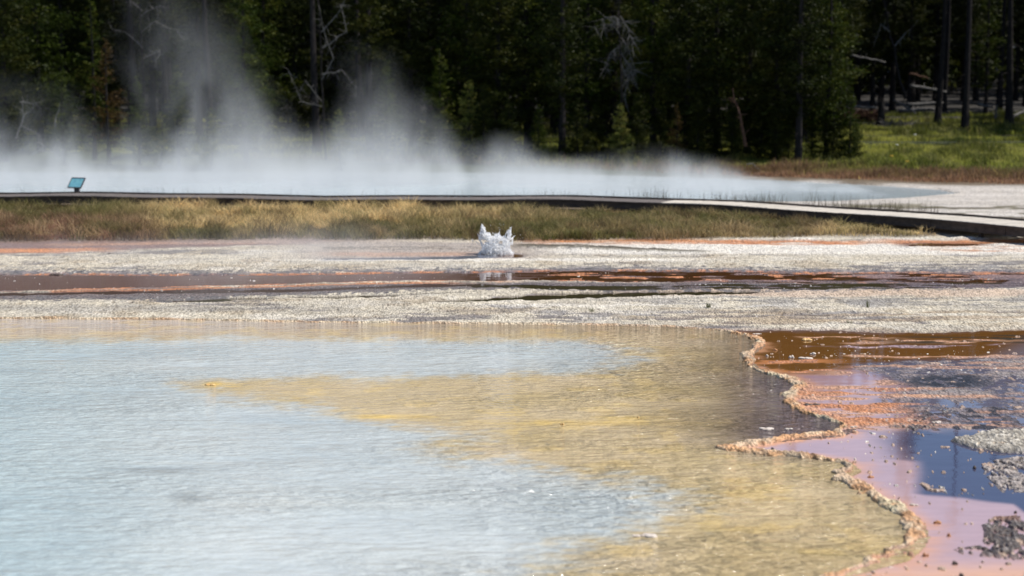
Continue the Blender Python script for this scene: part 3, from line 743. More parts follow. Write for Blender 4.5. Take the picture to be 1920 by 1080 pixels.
# band between crust and boardwalk
n = 330000
Y = rng.uniform(52, 74, n); X = rng.uniform(-.36, .36, n) * Y
px, py = to_px(X, Y)
gel = cv(px, (0, 455), (500, 450), (960, 453), (1250, 452), (1440, 447), (1920, 444)) + (fbm(X * .8, Y * .8, 4, 131) - .5) * 7
bwY = np.interp(px, [to_px(q[0], q[1])[0] for q in path], [q[1] for q in path])
keep = (py < gel + 1) & (Y < bwY - W / 2 * 1.05 - .2 - .9 * (px > 1380))
# thinner where soil shows
keep &= rng.uniform(0, 1, n) < .15 + .9 * fbm(X * .6, Y * .6, 3, 501)
X, Y, px, py, gel = X[keep], Y[keep], px[keep], py[keep], gel[keep]
nn = fbm(X * .35, Y * .5, 4, 503); nn2 = fbm(X * .9, Y * 1.2, 3, 505)
dq = (gel - py)
C = np.zeros((len(X), 3)) + GREEN * .9
def lay(C, m, c): return C + (c - C) * np.clip(m, 0, 1)[:, None]
C = lay(C, sstep(.45, .6, nn2) * .6, BRN)
goldm = sstep(190, 330, px + (nn - .5) * 200) * sstep(1120, 800, px + (nn - .5) * 300) * sstep(14, 34, dq + (nn2 - .5) * 46 + 12 * (px < 620))
C = lay(C, goldm * .95, GOLD)
C = lay(C, sstep(.5, .62, nn) * sstep(700, 500, px) * .5 * goldm, STRAW)
redm = sstep(330, 180, px + (nn - .5) * 220) * sstep(46, 30, dq + (nn2 - .5) * 24)
C = lay(C, redm, RED * (.8 + .5 * nn2[:, None])); C = lay(C, redm * sstep(.5, .65, nn2) * .8, STRAW * .8)
C = lay(C, sstep(330, 200, px) * sstep(30, 46, dq) * .7, GREEN * 1.1)
C = lay(C, sstep(1180, 1230, px) * sstep(16, 4, dq + (nn - .5) * 12) * .5, STRAW)
C = lay(C, sstep(1500, 1560, px + (nn - .5) * 160) * sstep(26, 8, dq) * .85, GOLD)
C = lay(C, sstep(650, 900, px) * sstep(1500, 1300, px) * sstep(.5, .65, nn) * .35, GOLD * .7)
c3 = fbm(X * 1.3, Y * 1.6, 4, 507); C = lay(C, sstep(.52, .62, c3) * .7, BRN * .8); C = lay(C, sstep(.44, .36, c3) * .4, STRAW); C = lay(C, sstep(.54, .62, fbm(X * .9, Y * .9, 3, 509)) * .55, GREEN)
C = C * rng.uniform(.65, 1.3, (len(X), 1)) * (1.35 - .7 * c3[:, None])
H = (.12 + .50 * sstep(.35, .65, fbm(X * 1.9, Y * 1.9, 3, 510)) * nn2 + .12 * nn2) * (.7 + .5 * rng.uniform(0, 1, len(X))) * (1 + .15 * goldm)
H = H * np.where(px > 1400, .75, 1)
blades('grass', X, Y, H, rng.uniform(.014, .03, len(X)), C, 'gold, green and reddish grass growing between the crust and the boardwalk', .6)
# meadow on the far side, right, and along the tree line
n = 330000
Y = rng.uniform(86, 150, n); X = rng.uniform(-.36, .40, n) * Y
px, py = to_px(X, Y, ground_zs(X, Y))
shoreY = np.interp(px, (-500, 900, 1300, 1500, 1700, 1920), (107, 104, 100, 97, 92, 89.5)) + (fbm(X * .5, Y * .5, 3, 511) - .5) * 2
keep = (Y > shoreY) & (hot_pool_mask(X, Y) < .05)
keep &= rng.uniform(0, 1, n) < np.where(px > 1350, 1.0, .45)
X, Y, px, py, shoreY = X[keep], Y[keep], px[keep], py[keep], shoreY[keep]
nn = fbm(X * .22, Y * .22, 4, 513); nn2 = fbm(X * .6, Y * .6, 3, 515); dd = Y - shoreY
C = np.zeros((len(X), 3)) + np.array((.29, .31, .055))
C = lay(C, sstep(.45, .6, nn) * .7, np.array((.50, .48, .11)))
C = lay(C, sstep(.5, .62, nn2) * .8, np.array((.055, .07, .015)))
C = lay(C, sstep(.62, .7, fbm(X * 1.3, Y * 1.3, 3, 517)) * .8, np.array((.30, .28, .10)))
C = lay(C, sstep(11, 5, dd + (nn - .5) * 16) * .8, np.array((.22, .12, .075)) * (.7 + .6 * nn2[:, None]))
C = lay(C, sstep(3.5, 1, dd + (nn2 - .5) * 3), np.array((.38, .22, .13)))
C = lay(C, (rng.uniform(0, 1, len(X)) < .01), np.array((.5, .42, .12)))
C = C * rng.uniform(.6, 1.3, (len(X), 1))
H = (.18 + .65 * nn2 * nn2 * 1.6) * rng.uniform(.6, 1.2, len(X)) * sstep(0, 5, dd + 2)
blades('meadow_grass', X, Y, H, rng.uniform(.03, .06, len(X)), C, 'green meadow grass with a reddish brown fringe before the forest at right')
# sparse sedge behind the boardwalk
n = 11000
px0 = rng.uniform(-50, 1960, n); Y = np.interp(px0, [to_px(q[0], q[1], .55)[0] for q in path], [q[1] for q in path]) + 1.3 + rng.exponential(1.6, n)
X = (px0 - 960) / FPX * Y; dens = fbm(X * .5, Y * .7, 3, 521)
kp = (dens > .54) | ((px0 > 1650) & (dens > .44)); kp &= (rng.uniform(0, 1, n) < np.where(px0 > 1000, .8, .3))
X, Y, px0 = X[kp], Y[kp], px0[kp]
C = np.zeros((len(X), 3)) + np.array((.10, .08, .045)); C *= rng.uniform(.6, 1.3, (len(X), 1))
H = rng.uniform(.35, 1.0, len(X)) * np.where(px0 > 1760, .5, np.where(px0 < 1100, .8, 1))
blades('sedge', X, Y, H, rng.uniform(.008, .016, len(X)), C, 'sparse dark sedge stalks rising behind the boardwalk', .12)
# little plants on the crust
def tuft(px, py, wpx, hpx, c, label, n=60, seed=1, name='grass_tuft'):
    x, y, _ = ground_pt(px, py); m = FPX / y; r = np.random.default_rng(seed)
    mb = MB()
    for k in range(n):
        a = r.uniform(0, 6.28); q = r.uniform(0, .3) * wpx / m; l = hpx / m * r.uniform(.5, 1.1); b = (math.cos(a) * q, math.sin(a) * q, 0)
        tip = (b[0] + math.cos(a) * wpx / m * .35 * r.uniform(0, 1), b[1] + math.sin(a) * wpx / m * .35, l)
        mid = tuple((b[i] * .6 + tip[i] * .4) for i in range(2)) + (l * .6,)
        mb.tube([b, mid, tip], [.004, .003, .0015], 3)
    me = mb.mesh(name); o = link(name, me, mat=c); o.location = (x, y, ground_z(x, y) - .01); return tag(o, label, 'plant')
M_weed = simple('green_weed', [(.3, (.12, .13, .05)), (.7, (.24, .24, .10))], 6, .8)
M_stalk = simple('dark_stalk', [(.3, (.02, .03, .015)), (.7, (.05, .055, .03))], 6, .8)
tuft(1328, 580, 16, 11, M_weed, 'small green grass tuft on the speckled crust above the brown water', 34, 1)
tuft(1627, 579, 9, 17, M_weed, 'thin upright weed alone on the crust at right', 16, 2)
tuft(1109, 586, 14, 9, M_weed, 'faint low green tuft on the crust near the middle', 22, 3)
tuft(1593, 609, 14, 8, M_weed, 'low olive tuft at the lower edge of the crust at right', 22, 4)
tuft(355, 449, 6, 16, M_stalk, 'short dark stalk at the foot of the golden grass, left one of the pair', 26, 5, 'plant_stalk')
tuft(373, 450, 6, 13, M_stalk, 'short dark stalk at the foot of the golden grass, right one of the pair', 26, 6, 'plant_stalk')
tuft(402, 449, 5, 18, M_stalk, 'taller faint stalk right of the dark pair by the golden grass', 16, 7, 'plant_stalk')

# ------------------------------------------------------------------ trees
def bark(name, c0, c1): return simple(name, [(.3, c0), (.7, c1)], 3, .9, .03, (4, 4, .8))
M_bark = bark('pine_bark', (.013, .011, .011), (.036, .032, .031))
M_barkg = bark('grey_dead_wood', (.055, .052, .05), (.19, .18, .17))
M_barkr = bark('reddish_dead_wood', (.05, .028, .02), (.12, .07, .05))
def leafmat(name, stops, tl=.22):
    m, t, p = new_mat(name); at_ = N(t, 'ShaderNodeAttribute', attribute_name='shade'); oi = N(t, 'ShaderNodeObjectInfo')
    f = mathn(t, 'ADD', mathn(t, 'MULTIPLY', at_.outputs['Fac'], .75), mathn(t, 'MULTIPLY', oi.outputs['Random'], .25))
    c = ramp(t, f, stops); t.links.new(c, p.inputs['Base Color']); p.inputs['Roughness'].default_value = .55; p.inputs['Specular IOR Level'].default_value = .1
    tr = N(t, 'ShaderNodeBsdfTranslucent'); t.links.new(c, tr.inputs[0]); mx = N(t, 'ShaderNodeMixShader'); mx.inputs[0].default_value = tl
    t.links.new(p.outputs[0], mx.inputs[1]); t.links.new(tr.outputs[0], mx.inputs[2]); t.links.new(mx.outputs[0], t.nodes['Material Output'].inputs[0]); return m
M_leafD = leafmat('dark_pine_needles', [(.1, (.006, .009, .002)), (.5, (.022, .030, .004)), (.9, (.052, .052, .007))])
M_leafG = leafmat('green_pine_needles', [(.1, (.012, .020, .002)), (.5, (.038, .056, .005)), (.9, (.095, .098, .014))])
M_leafY = leafmat('yellow_green_needles', [(.1, (.06, .075, .015)), (.5, (.14, .15, .03)), (.9, (.24, .19, .05))])
M_leafR = leafmat('rusty_needles', [(.1, (.03, .018, .006)), (.5, (.075, .042, .012)), (.9, (.11, .085, .02))])

def tree_parts(seed, H, crown0, Rmax, nbr, ntuft, tsz, shape=1.0, bare=12, trunk_r=None, lean=0.0):
    """returns wood mesh builder and foliage triangles for a pine of height H, live crown from crown0 up"""
    r = np.random.default_rng(seed); wood = MB(); tr = trunk_r or (.012 * H + .04)
    bend = r.normal(0, .12, 2); off = lambda z: np.array((bend[0] * math.sin(z / H * 3) + lean * z, bend[1] * math.sin(z / H * 2.2), z))
    zs = np.linspace(0, H, 14); wood.tube([off(z) for z in zs], [tr * (1.25 if k == 0 else 1) * (1 - .93 * z / H) for k, z in enumerate(zs)], 8)
    TV = []; SH = []
    for k in range(nbr):
        u = (k + r.uniform(0, 1)) / nbr; z = crown0 + (H - crown0) * u
        a = r.uniform(0, 6.283)
        L = Rmax * (min(1, (u + .06) / .22) * (1 - u) ** (.75 * shape) + .05) * r.uniform(.55, 1.15)
        d = np.array((math.cos(a), math.sin(a), 0)); up = r.uniform(-.28, .12) + .45 * u
        P0 = off(z); P1 = P0 + d * L * .5 + np.array((0, 0, up * L * .5)); P2 = P0 + d * L + np.array((0, 0, (up + .12) * L))
        br = max(.012, tr * .16 * (1 - u)); wood.tube([P0, P1, P2], [br, br * .6, br * .2], 3)
        cl = r.uniform(.15, .85)
        m = max(4, int(ntuft * L / Rmax * r.uniform(.6, 1.3)))
        for q in range(m):
            t_ = r.uniform(.22, 1.03); c = (P0 * (1 - t_) ** 2 + 2 * P1 * t_ * (1 - t_) + P2 * t_ ** 2)
            sp_ = L * .20 * (1.2 - t_ * .6); c = c + np.array((r.normal() * sp_, r.normal() * sp_, r.normal() * sp_ * .45))
            TV.append((c, cl))
    n = len(TV); Cc = np.array([q[0] for q in TV]); cl = np.array([q[1] for q in TV])
    Vs = []; Sh = []
    for k in range(3):
        dr = r.normal(size=(n, 3)); dr[:, 2] = dr[:, 2] * .6 + .25; dr /= np.linalg.norm(dr, axis=1)[:, None]
        sd_ = np.cross(dr, r.normal(size=(n, 3))); sd_ /= np.linalg.norm(sd_, axis=1)[:, None] + 1e-9
        sz = tsz * r.uniform(.6, 1.4, (n, 1))
        Vs.append(np.stack([Cc - sd_ * sz * .22, Cc + sd_ * sz * .22, Cc + dr * sz], 1)); Sh.append(np.clip(cl + r.normal(0, .16, n), 0, 1))
    V = np.concatenate(Vs).reshape(-1, 3); S = np.repeat(np.concatenate(Sh), 3); F = np.arange(len(V)).reshape(-1, 3)
    # dead twigs under the crown
    for k in range(bare):
        z = r.uniform(min(1.5, crown0 * .3), max(crown0, 2.0)); a = r.uniform(0, 6.283); L = r.uniform(.5, 1.7)
        P0 = off(z); d = np.array((math.cos(a), math.sin(a), r.uniform(-.5, .1)))
        P1 = P0 + d * L * .5 + np.array((0, 0, .1)); P2 = P0 + d * L + r.normal(0, .12, 3)
        wood.tube([P0, P1, P2], [.028, .02, .008], 3)
    return wood, V, F, S
PROTO = {}
def make_proto(key, leaf, barkm=None, **kw):
    wood, V, F, S = tree_parts(**kw)
    wm = wood.mesh('trunk'); wm.materials.append(barkm or M_bark)
    cm = mesh_np('crown', V, F); set_f(cm, 'shade', S); cm.materials.append(leaf)
    PROTO[key] = (wm, cm, kw['H'])
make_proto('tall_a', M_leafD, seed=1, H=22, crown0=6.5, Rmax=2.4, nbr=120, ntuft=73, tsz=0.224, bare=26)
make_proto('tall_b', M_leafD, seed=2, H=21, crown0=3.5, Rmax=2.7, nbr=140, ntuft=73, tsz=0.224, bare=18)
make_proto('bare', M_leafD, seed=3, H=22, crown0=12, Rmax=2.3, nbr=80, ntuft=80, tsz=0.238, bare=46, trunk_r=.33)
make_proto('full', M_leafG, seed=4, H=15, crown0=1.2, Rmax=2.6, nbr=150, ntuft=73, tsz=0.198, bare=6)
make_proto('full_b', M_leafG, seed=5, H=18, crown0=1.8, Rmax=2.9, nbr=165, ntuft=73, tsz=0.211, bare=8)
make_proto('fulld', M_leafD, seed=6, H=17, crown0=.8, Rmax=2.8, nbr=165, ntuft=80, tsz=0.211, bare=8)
make_proto('young', M_leafG, seed=7, H=7.5, crown0=.7, Rmax=1.6, nbr=85, ntuft=54, tsz=0.158, bare=4)
make_proto('youngy', M_leafY, seed=8, H=5.0, crown0=.3, Rmax=1.3, nbr=70, ntuft=48, tsz=0.145, bare=2)
make_proto('rusty', M_leafR, seed=9, H=8.5, crown0=1.2, Rmax=1.7, nbr=70, ntuft=35, tsz=0.158, bare=14)
make_proto('thin', M_leafG, seed=10, H=12, crown0=2.2, Rmax=1.8, nbr=80, ntuft=41, tsz=0.172, bare=14)
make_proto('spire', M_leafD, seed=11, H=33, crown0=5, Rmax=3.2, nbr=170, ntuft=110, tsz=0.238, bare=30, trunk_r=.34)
make_proto('mast', M_leafD, seed=12, H=31, crown0=29, Rmax=.8, nbr=16, ntuft=25, tsz=0.198, bare=36, trunk_r=.34)

def tree(kind, px, Y, label, group=None, scale=1.0, name='pine_tree', rz=None):
    X = (px - 960) / FPX * Y * CP * 1.0 + 0; X = point_at(px, 300, Y)[0]
    wm, cm, H = PROTO[kind]
    e = empty(name, (X, Y, ground_z(X, Y) - .12), random.uniform(0, 6.28) if rz is None else rz); e.scale = (scale,) * 3
    tag(e, label, 'tree', group); link('trunk', wm, e); link('crown', cm, e); return e
# front row, left to right (pixel column, distance)
T = [
 ('fulld', 8, 116, 1.1, 'dark pine at the left edge of the picture, full to the ground'),
 ('full_b', 78, 121, 1.15, 'tall leafy green pine standing left behind the steam, above the white dead twigs'),
 ('young', 120, 113, .9, 'young green pine veiled by the steam wisp at far left'),
 ('rusty', 205, 114, 1.05, 'rust-brown young pine with thin trunk, left of the steam plume'),
 ('thin', 178, 117, 1.0, 'slender pine with a dark straight trunk beside the rust-brown pine'),
 ('young', 262, 113, .85, 'small open pine right of the rust-brown pine'),
 ('young', 335, 112, .95, 'small yellowish green pine rising out of the steam at left centre'),
 ('youngy', 300, 110, .8, 'low pale green sapling in the steam at left'),
 ('full', 462, 111, .98, 'full pine wrapped in the tall steam plume'),
 ('youngy', 395, 109, .8, 'low pale sapling at the foot of the steam plume'),
 ('youngy', 640, 109, .85, 'low yellow green sapling behind the steam, left of the second plume'),
 ('bare', 398, 124, 1.0, 'thick grey trunk rising straight behind the tall steam plume'),
 ('bare', 595, 118, 1.0, 'thick dark trunk beside the pale twisted dead limbs'),
 ('bare', 260, 126, .95, 'dark bare trunk between the rust-brown pine and the tall plume'),
 ('bare', 322, 128, .95, 'dark bare trunk above the small yellowish green pine'),
 ('tall_a', 694, 120, 1.0, 'pine with a straight grey trunk left of the second steam plume'),
 ('young', 725, 114, .95, 'young pine right behind the second steam plume top'),
 ('fulld', 775, 122, 1.1, 'dark dense pine above the second steam plume'),
 ('youngy', 884, 112, 1.15, 'yellow green young pine just right of the second plume'),
 ('young', 825, 115, 1.05, 'young pine with light green tips right of the second plume top'),
 ('full_b', 872, 123, 1.1, 'tall green pine between the second plume and the small wisp'),
 ('fulld', 935, 118, 1.1, 'dark pine directly above the small steam wisp'),
 ('full_b', 990, 121, 1.2, 'bright green tall pine left of the stout black trunk'),
 ('tall_b', 1054, 112, .95, 'pine with the stout black trunk reaching the ground at centre'),
 ('full', 1100, 118, 1.25, 'green pine right of the stout black trunk'),
 ('youngy', 1166, 109, .85, 'pale yellow green sapling at the forest edge right of centre'),
 ('tall_b', 1150, 122, 1.1, 'pine behind the drooping grey dead branches'),
 ('full_b', 1225, 117, 1.1, 'olive pine right of the drooping grey branches'),
 ('fulld', 1285, 114, 1.05, 'dark bushy pine behind the last steam wisps'),
 ('full_b', 1345, 119, 1.15, 'tall olive pine left of the leaning reddish trunk'),
 ('fulld', 1400, 116, 1.1, 'dark pine over the leaning reddish trunk'),
 ('fulld', 1452, 113, 1.05, 'dark pine left of the slim black trunk near the meadow'),
 ('tall_b', 1497, 110, .95, 'pine with slim black trunk left of the meadow'),
 ('full_b', 1548, 112, .9, 'green pine at the corner of the meadow, its boughs touching the ground'),
 ('young', 1592, 111, .7, 'small dark pine at the very edge of the meadow'),
 ('bare', 1755, 140, .95, 'thin black trunk at the back of the meadow, left of the thick one'),
 ('spire', 1715, 172, 1.1, 'very tall pine with deep crown behind the leaning snag'),
 ('mast', 1807, 137, .97, 'thick straight black trunk at the back of the meadow'),
 ('bare', 1890, 141, 1.1, 'thick dark trunk near the right edge of the picture'),
 ('thin', 1845, 150, 1.2, 'thin pine between the two thick trunks at right'),
]
for k, px, Y, s_c, lab in T: tree(k, px, Y, lab, 'pines along the front of the forest', s_c)
U = [(1010, 'young', .55, 'short green sapling just left of the stout black trunk'), (1085, 'youngd', .7, 'low dark pine at the foot of the stout black trunk'), (1120, 'youngd', .6, 'small dark pine halfway between black trunk and pale sapling'),
 (1195, 'youngd', .75, 'dark bushy sapling right of the pale yellow green sapling'), (1240, 'youngd', .6, 'low dark sapling under the olive pine'), (1268, 'rusty', .5, 'small rusty bush behind the last steam wisps'), (1305, 'youngd', .7, 'dark sapling under the dark bushy pine'),
 (1340, 'youngd', .6, 'low dark sapling left of the leaning reddish trunk'), (1372, 'youngd', .7, 'dark sapling touching the leaning reddish trunk'), (1425, 'youngd', .75, 'dark sapling right of the leaning reddish trunk'),
 (1456, 'youngd', .6, 'low sapling left of the slim black trunk'), (1478, 'young', .6, 'bright green sapling beside the slim black trunk'), (1522, 'young', .5, 'small green sapling right of the slim black trunk'), (1560, 'youngd', .7, 'dark sapling under the corner pine of the meadow'),
 (1602, 'youngd', .42, 'lowest dark sapling poking into the meadow'), (955, 'youngd', .7, 'dark sapling left of the small steam wisp'), (905, 'youngd', .8, 'dark sapling between the second plume and the small wisp'), (1155, 'youngd', .5, 'tiny dark sapling left of the pale sapling')]
make_proto('youngd', M_leafD, seed=27, H=6.5, crown0=.2, Rmax=1.9, nbr=100, ntuft=57, tsz=0.172, bare=2)
for k_, (px, kd, s_c, lab) in enumerate(U): tree(kd, px, 110.2 + (k_ * 7 % 5) * .6, lab, 'saplings at the foot of the forest', s_c)
# deeper rows; each label says which front tree hides it and in which row back it stands
ORD = ('second', 'third', 'fourth', 'fifth', 'rearmost')
LAND = ((0, 'the full dark pine at the left edge'), (78, 'the tall leafy green pine at left'), (135, 'the left steam wisp'), (205, 'the rust-brown young pine'), (262, 'the dark bare trunk at left'),
 (335, 'the small yellowish pine in the steam'), (398, 'the thick grey trunk'), (462, 'the tall steam plume'), (530, 'the right flank of the tall plume'), (595, 'the twisted pale dead limbs'), (650, 'the arching dead limb'),
 (694, 'the straight grey trunk'), (765, 'the top of the second plume'), (825, 'the light tipped young pine'), (884, 'the yellow green young pine'), (935, 'the small steam wisp'), (990, 'the bright green tall pine'),
 (1054, 'the stout black trunk'), (1110, 'the pine right of the black trunk'), (1166, 'the drooping silvery branches'), (1225, 'the olive pine at centre right'), (1285, 'the bushy pine by the last steam'), (1345, 'the tall olive pine'),
 (1396, 'the leaning reddish trunk'), (1452, 'the pine left of the slim trunk'), (1497, 'the slim black trunk by the meadow'), (1548, 'the corner pine of the meadow'), (1600, 'the meadow edge sapling'), (1655, 'the broken stump'),
 (1705, 'the log pile'), (1755, 'the thin black trunk at right'), (1807, 'the thick straight trunk at right'), (1848, 'the gap between the thick trunks'), (1890, 'the trunk near the right edge'), (1940, 'the right picture edge'))
used_l = set(); outn = {}; ORDN = ('first', 'second', 'third', 'fourth', 'fifth', 'sixth', 'seventh', 'eighth', 'ninth', 'tenth', 'eleventh', 'twelfth', 'thirteenth', 'fourteenth')
for row, (Y0, stepx) in enumerate(((130, 62), (138, 56), (148, 50), (158, 48), (170, 46))):
    px = -120 + row * 19
    while px < 2500:  # runs on past the right edge; unseen pines there added to shade the meadow
        jx = px + random.uniform(-18, 18); Y = Y0 + random.uniform(-4, 4)
        px += stepx
        if jx > 1590 and jx < 1990 and Y < 152: continue
        k = random.choice(('tall_a', 'tall_b', 'tall_b', 'fulld') if row > 1 else ('tall_a', 'tall_b', 'fulld', 'full_b', 'bare'))
        if jx > 1590: k = random.choice(('tall_a', 'bare', 'tall_b'))
        q = min(LAND, key=lambda L_: abs(L_[0] - jx)); dx = jx - q[0]
        where = 'behind' if abs(dx) < 14 else ('just right of' if dx > 0 else 'just left of')
        if jx < -25 or jx > 1960:
            key = (row, jx < 0); outn[key] = outn.get(key, 0) + 1
            lab = '%s dark pine of the %s row beyond the %s edge' % (ORDN[outn[key] - 1], ORD[row], 'left' if jx < 0 else 'right')
        else:
            lab = '%s row dark pine %s %s' % (ORD[row], where, q[1])
            if lab in used_l: lab = '%s row dark pine close %s %s' % (ORD[row], 'by' , q[1])
        used_l.add(lab)
        tree(k, jx, Y, lab, 'pines deep in the forest', random.uniform(.85, 1.05))
# far wood that reads as one mass
r = np.random.default_rng(77); n_t = 420
cx = r.uniform(-.42, .42, n_t); cy = r.uniform(178, 235, n_t); cx = cx * cy; hz = r.uniform(17, 23, n_t)
per = 300
tz = r.uniform(.02, 1, (n_t, per)); rad = 2.6 * (1 - tz * .85) * np.sqrt(r.uniform(0, 1, (n_t, per))); ang = r.uniform(0, 6.283, (n_t, per))
PX = cx[:, None] + rad * np.cos(ang); PY = cy[:, None] + rad * np.sin(ang); PZ = far_z(cx, cy)[:, None] + tz * hz[:, None]
Cc = np.stack([PX, PY, PZ], -1).reshape(-1, 3); n = len(Cc)
d1 = r.normal(size=(n, 3)); d1 /= np.linalg.norm(d1, axis=1)[:, None]; d2 = np.cross(d1, r.normal(size=(n, 3))); d2 /= np.linalg.norm(d2, axis=1)[:, None]
sz = r.uniform(.5, 1.0, (n, 1)); V = np.stack([Cc - d2 * sz * .45, Cc + d2 * sz * .45, Cc + d1 * sz], 1).reshape(-1, 3)
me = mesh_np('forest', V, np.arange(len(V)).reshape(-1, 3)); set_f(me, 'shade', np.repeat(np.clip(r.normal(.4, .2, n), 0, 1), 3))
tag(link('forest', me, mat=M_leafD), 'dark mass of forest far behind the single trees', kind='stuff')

# ------------------------------------------------------------------ dead wood
def limb_pts(px_pts, Y, wob=0.6, seed=0):
    r = np.random.default_rng(seed); return [np.array(point_at(x, y, Y + r.normal() * wob)) for x, y in px_pts]
def dead(name, curves, Y, label, mat, cat, r0=.07, seed=0, group=None, twig=2, droop=0.0):
    """curves: pixel polylines; the thing stands at distance Y with real depth"""
    rr = np.random.default_rng(seed); base = limb_pts([curves[0][0]], Y, 0)[0]
    e = empty(name, tuple(base)); tag(e, label, cat, group)
    for ci, c in enumerate(curves):
        P = limb_pts(c, Y, .35, seed + ci); n = len(P); r1 = r0 * (1 if ci == 0 else .6)
        # refine with small kinks
        Q = []
        for a_, b_ in zip(P, P[1:]):
            for t_ in (0, .33, .66): Q.append(a_ * (1 - t_) + b_ * t_ + rr.normal(0, .05, 3) * (1 if t_ else 0))
        Q.append(P[-1]); Q = [q - base for q in Q]; m = len(Q)
        mb = MB(); mb.tube(Q, [r1 * (.8 if ci else 1) * (1 - .75 * k / (m - 1)) for k in range(m)], 5)
        for k in range(twig * n * 2):
            q = Q[rr.integers(1, m)]; d = rr.normal(0, 1, 3); d[2] -= droop; d /= np.linalg.norm(d); l = rr.uniform(.2, .8) * (1 + .7 * droop)
            mb.tube([q, q + d * l * .5, q + d * l + rr.normal(0, .08, 3)], [r1 * .35, r1 * .25, r1 * .1], 3)
        link('trunk' if ci == 0 else 'branch', mb.mesh('limb'), e, M_bark if (ci == 0 and cat == 'dead tree' and Y > 110) else mat)
    return e
dead('dead_tree', [[(612, 300), (605, 180), (600, 60), (598, -40)], [(603, 150), (625, 110), (608, 60), (600, 20)], [(603, 190), (572, 150), (560, 175)],
     [(604, 140), (640, 130), (668, 165)], [(604, 90), (650, 60), (640, 10)], [(605, 200), (565, 190), (548, 150), (540, 130)], [(603, 60), (630, 30), (655, -20)]], 113.5,
     'twisted pale dead tree with curving limbs in front of the thick dark trunk', M_barkg, 'dead tree', .085, 1, twig=3)
dead('dead_tree', [[(275, 240), (268, 120), (262, 10), (262, -60)], [(266, 60), (290, 40), (330, 55), (345, 75)], [(267, 90), (235, 60), (210, 55)], [(265, 30), (300, 10), (292, 40)],
     [(268, 110), (300, 95), (292, 125)], [(266, 20), (235, -10)]], 120, 'grey dead tree with bare crooked branches above the small pines at left', M_barkg, 'dead tree', .075, 2, twig=4)
dead('dead_tree', [[(1172, 290), (1166, 150), (1160, 20), (1158, -60)], [(1164, 70), (1180, 95), (1190, 130)], [(1163, 50), (1150, 30), (1130, 35)], [(1165, 100), (1185, 130), (1176, 150)], [(1164, 80), (1145, 100), (1140, 130)],
     [(1163, 30), (1180, 55), (1186, 80)], [(1165, 120), (1178, 150), (1172, 185)], [(1163, 40), (1115, 50)]], 113, 'dead tree with drooping silvery grey branches right of centre', M_barkg, 'dead tree', .09, 3, twig=6, droop=1.2)
dead('dead_tree', [[(1698, 185), (1685, 140), (1670, 70), (1656, 0), (1648, -50)], [(1668, 60), (1652, 45), (1640, 80)], [(1675, 90), (1700, 60), (1720, 40)]], 140,
     'thin leaning dead trunk at the left back of the meadow', M_barkg, 'dead tree', .16, 4)
dead('dead_tree', [[(1398, 275), (1388, 215), (1374, 165)], [(1386, 205), (1372, 185)]], 108.5, 'leaning reddish brown broken trunk under the dark pines', M_barkr, 'dead tree', .13, 5)
dead('dead_tree', [[(30, 260), (45, 215), (38, 190), (62, 195)], [(42, 225), (60, 205), (64, 190)], [(40, 235), (75, 255), (80, 280)]], 108, 'small white dead branches sticking up behind the steam at far left', M_barkg, 'dead tree', .06, 6)
dead('dead_branch', [[(60, 290), (82, 275), (72, 262)], [(75, 282), (105, 285), (110, 298)]], 107.5, 'forked pale dead branch on the ground in the left steam', M_barkg, 'branch', .07, 7)
dead('dead_branch', [[(104, 238), (106, 215), (113, 192)]], 108.5, 'thin upright pale stick right of the small white dead branches', M_barkg, 'branch', .05, 8, twig=0)
dead('dead_branch', [[(620, 285), (640, 262), (690, 275), (705, 282)]], 108, 'pale fallen branch lying behind the steam left of the second plume', M_barkg, 'branch', .06, 9)
dead('dead_branch', [[(1400, 308), (1412, 307), (1424, 316), (1428, 330)]], 101, 'small pale curved twig arching at the shore of the far pool', M_barkg, 'branch', .04, 10, twig=0)
dead('dead_branch', [[(1845, 334), (1852, 324), (1858, 318)]], 96, 'tiny white twig in the brown grass near the right edge', M_barkg, 'branch', .05, 11, twig=1)
def log(p1, p2, Y1, Y2, r0, label, mat=M_barkg):
    a_ = np.array(point_at(*p1, Y1)); b_ = np.array(point_at(*p2, Y2)); mb = MB(); c = (a_ + b_) / 2
    n = 7; mb.tube([(a_ * (1 - k / n) + b_ * k / n) - c + rng.normal(0, .025, 3) for k in range(n + 1)], [r0 * (1 - .35 * k / n) for k in range(n + 1)], 8)
    for k in range(5):
        q = (a_ * (1 - k / 5) + b_ * k / 5) - c; d = rng.normal(0, 1, 3); d[2] = abs(d[2]); d /= np.linalg.norm(d)
        mb.tube([q, q + d * .5], [r0 * .3, r0 * .12], 4)
    o = link('fallen_log', mb.mesh('fallen_log', True), mat=mat); o.location = tuple(c); return tag(o, label, 'log', 'fallen logs at the back of the meadow')
log((1578, 199), (1645, 203), 141, 141, .13, 'long pale straight log at the left end of the meadow')
log((1685, 208), (1752, 204), 142, 141, .22, 'thickest grey log in the pile left of the thin black trunk')
log((1700, 196), (1768, 192), 144, 145, .15, 'upper grey log in the pile left of the thin black trunk')
log((1676, 188), (1716, 212), 141, 139, .12, 'slanting grey log leaning on the pile')
log((1705, 160), (1775, 172), 147, 148, .16, 'faint raised log in the dark behind the pile')
log((1705, 138), (1740, 146), 149, 149, .12, 'short orange brown log high in the dark behind the pile', M_barkr)
log((1595, 103), (1660, 117), 149, 150, .12, 'pale branch-like log leaning in the dark left of the leaning trunk')
log((1835, 196), (1862, 202), 144, 144, .13, 'short grey log between the thick trunks')
log((1895, 222), (1925, 205), 141, 143, .16, 'grey log sloping up out of the right edge')
log((1866, 222), (1869, 196), 141, 141, .10, 'short upright pale stub left of the right-hand trunk')
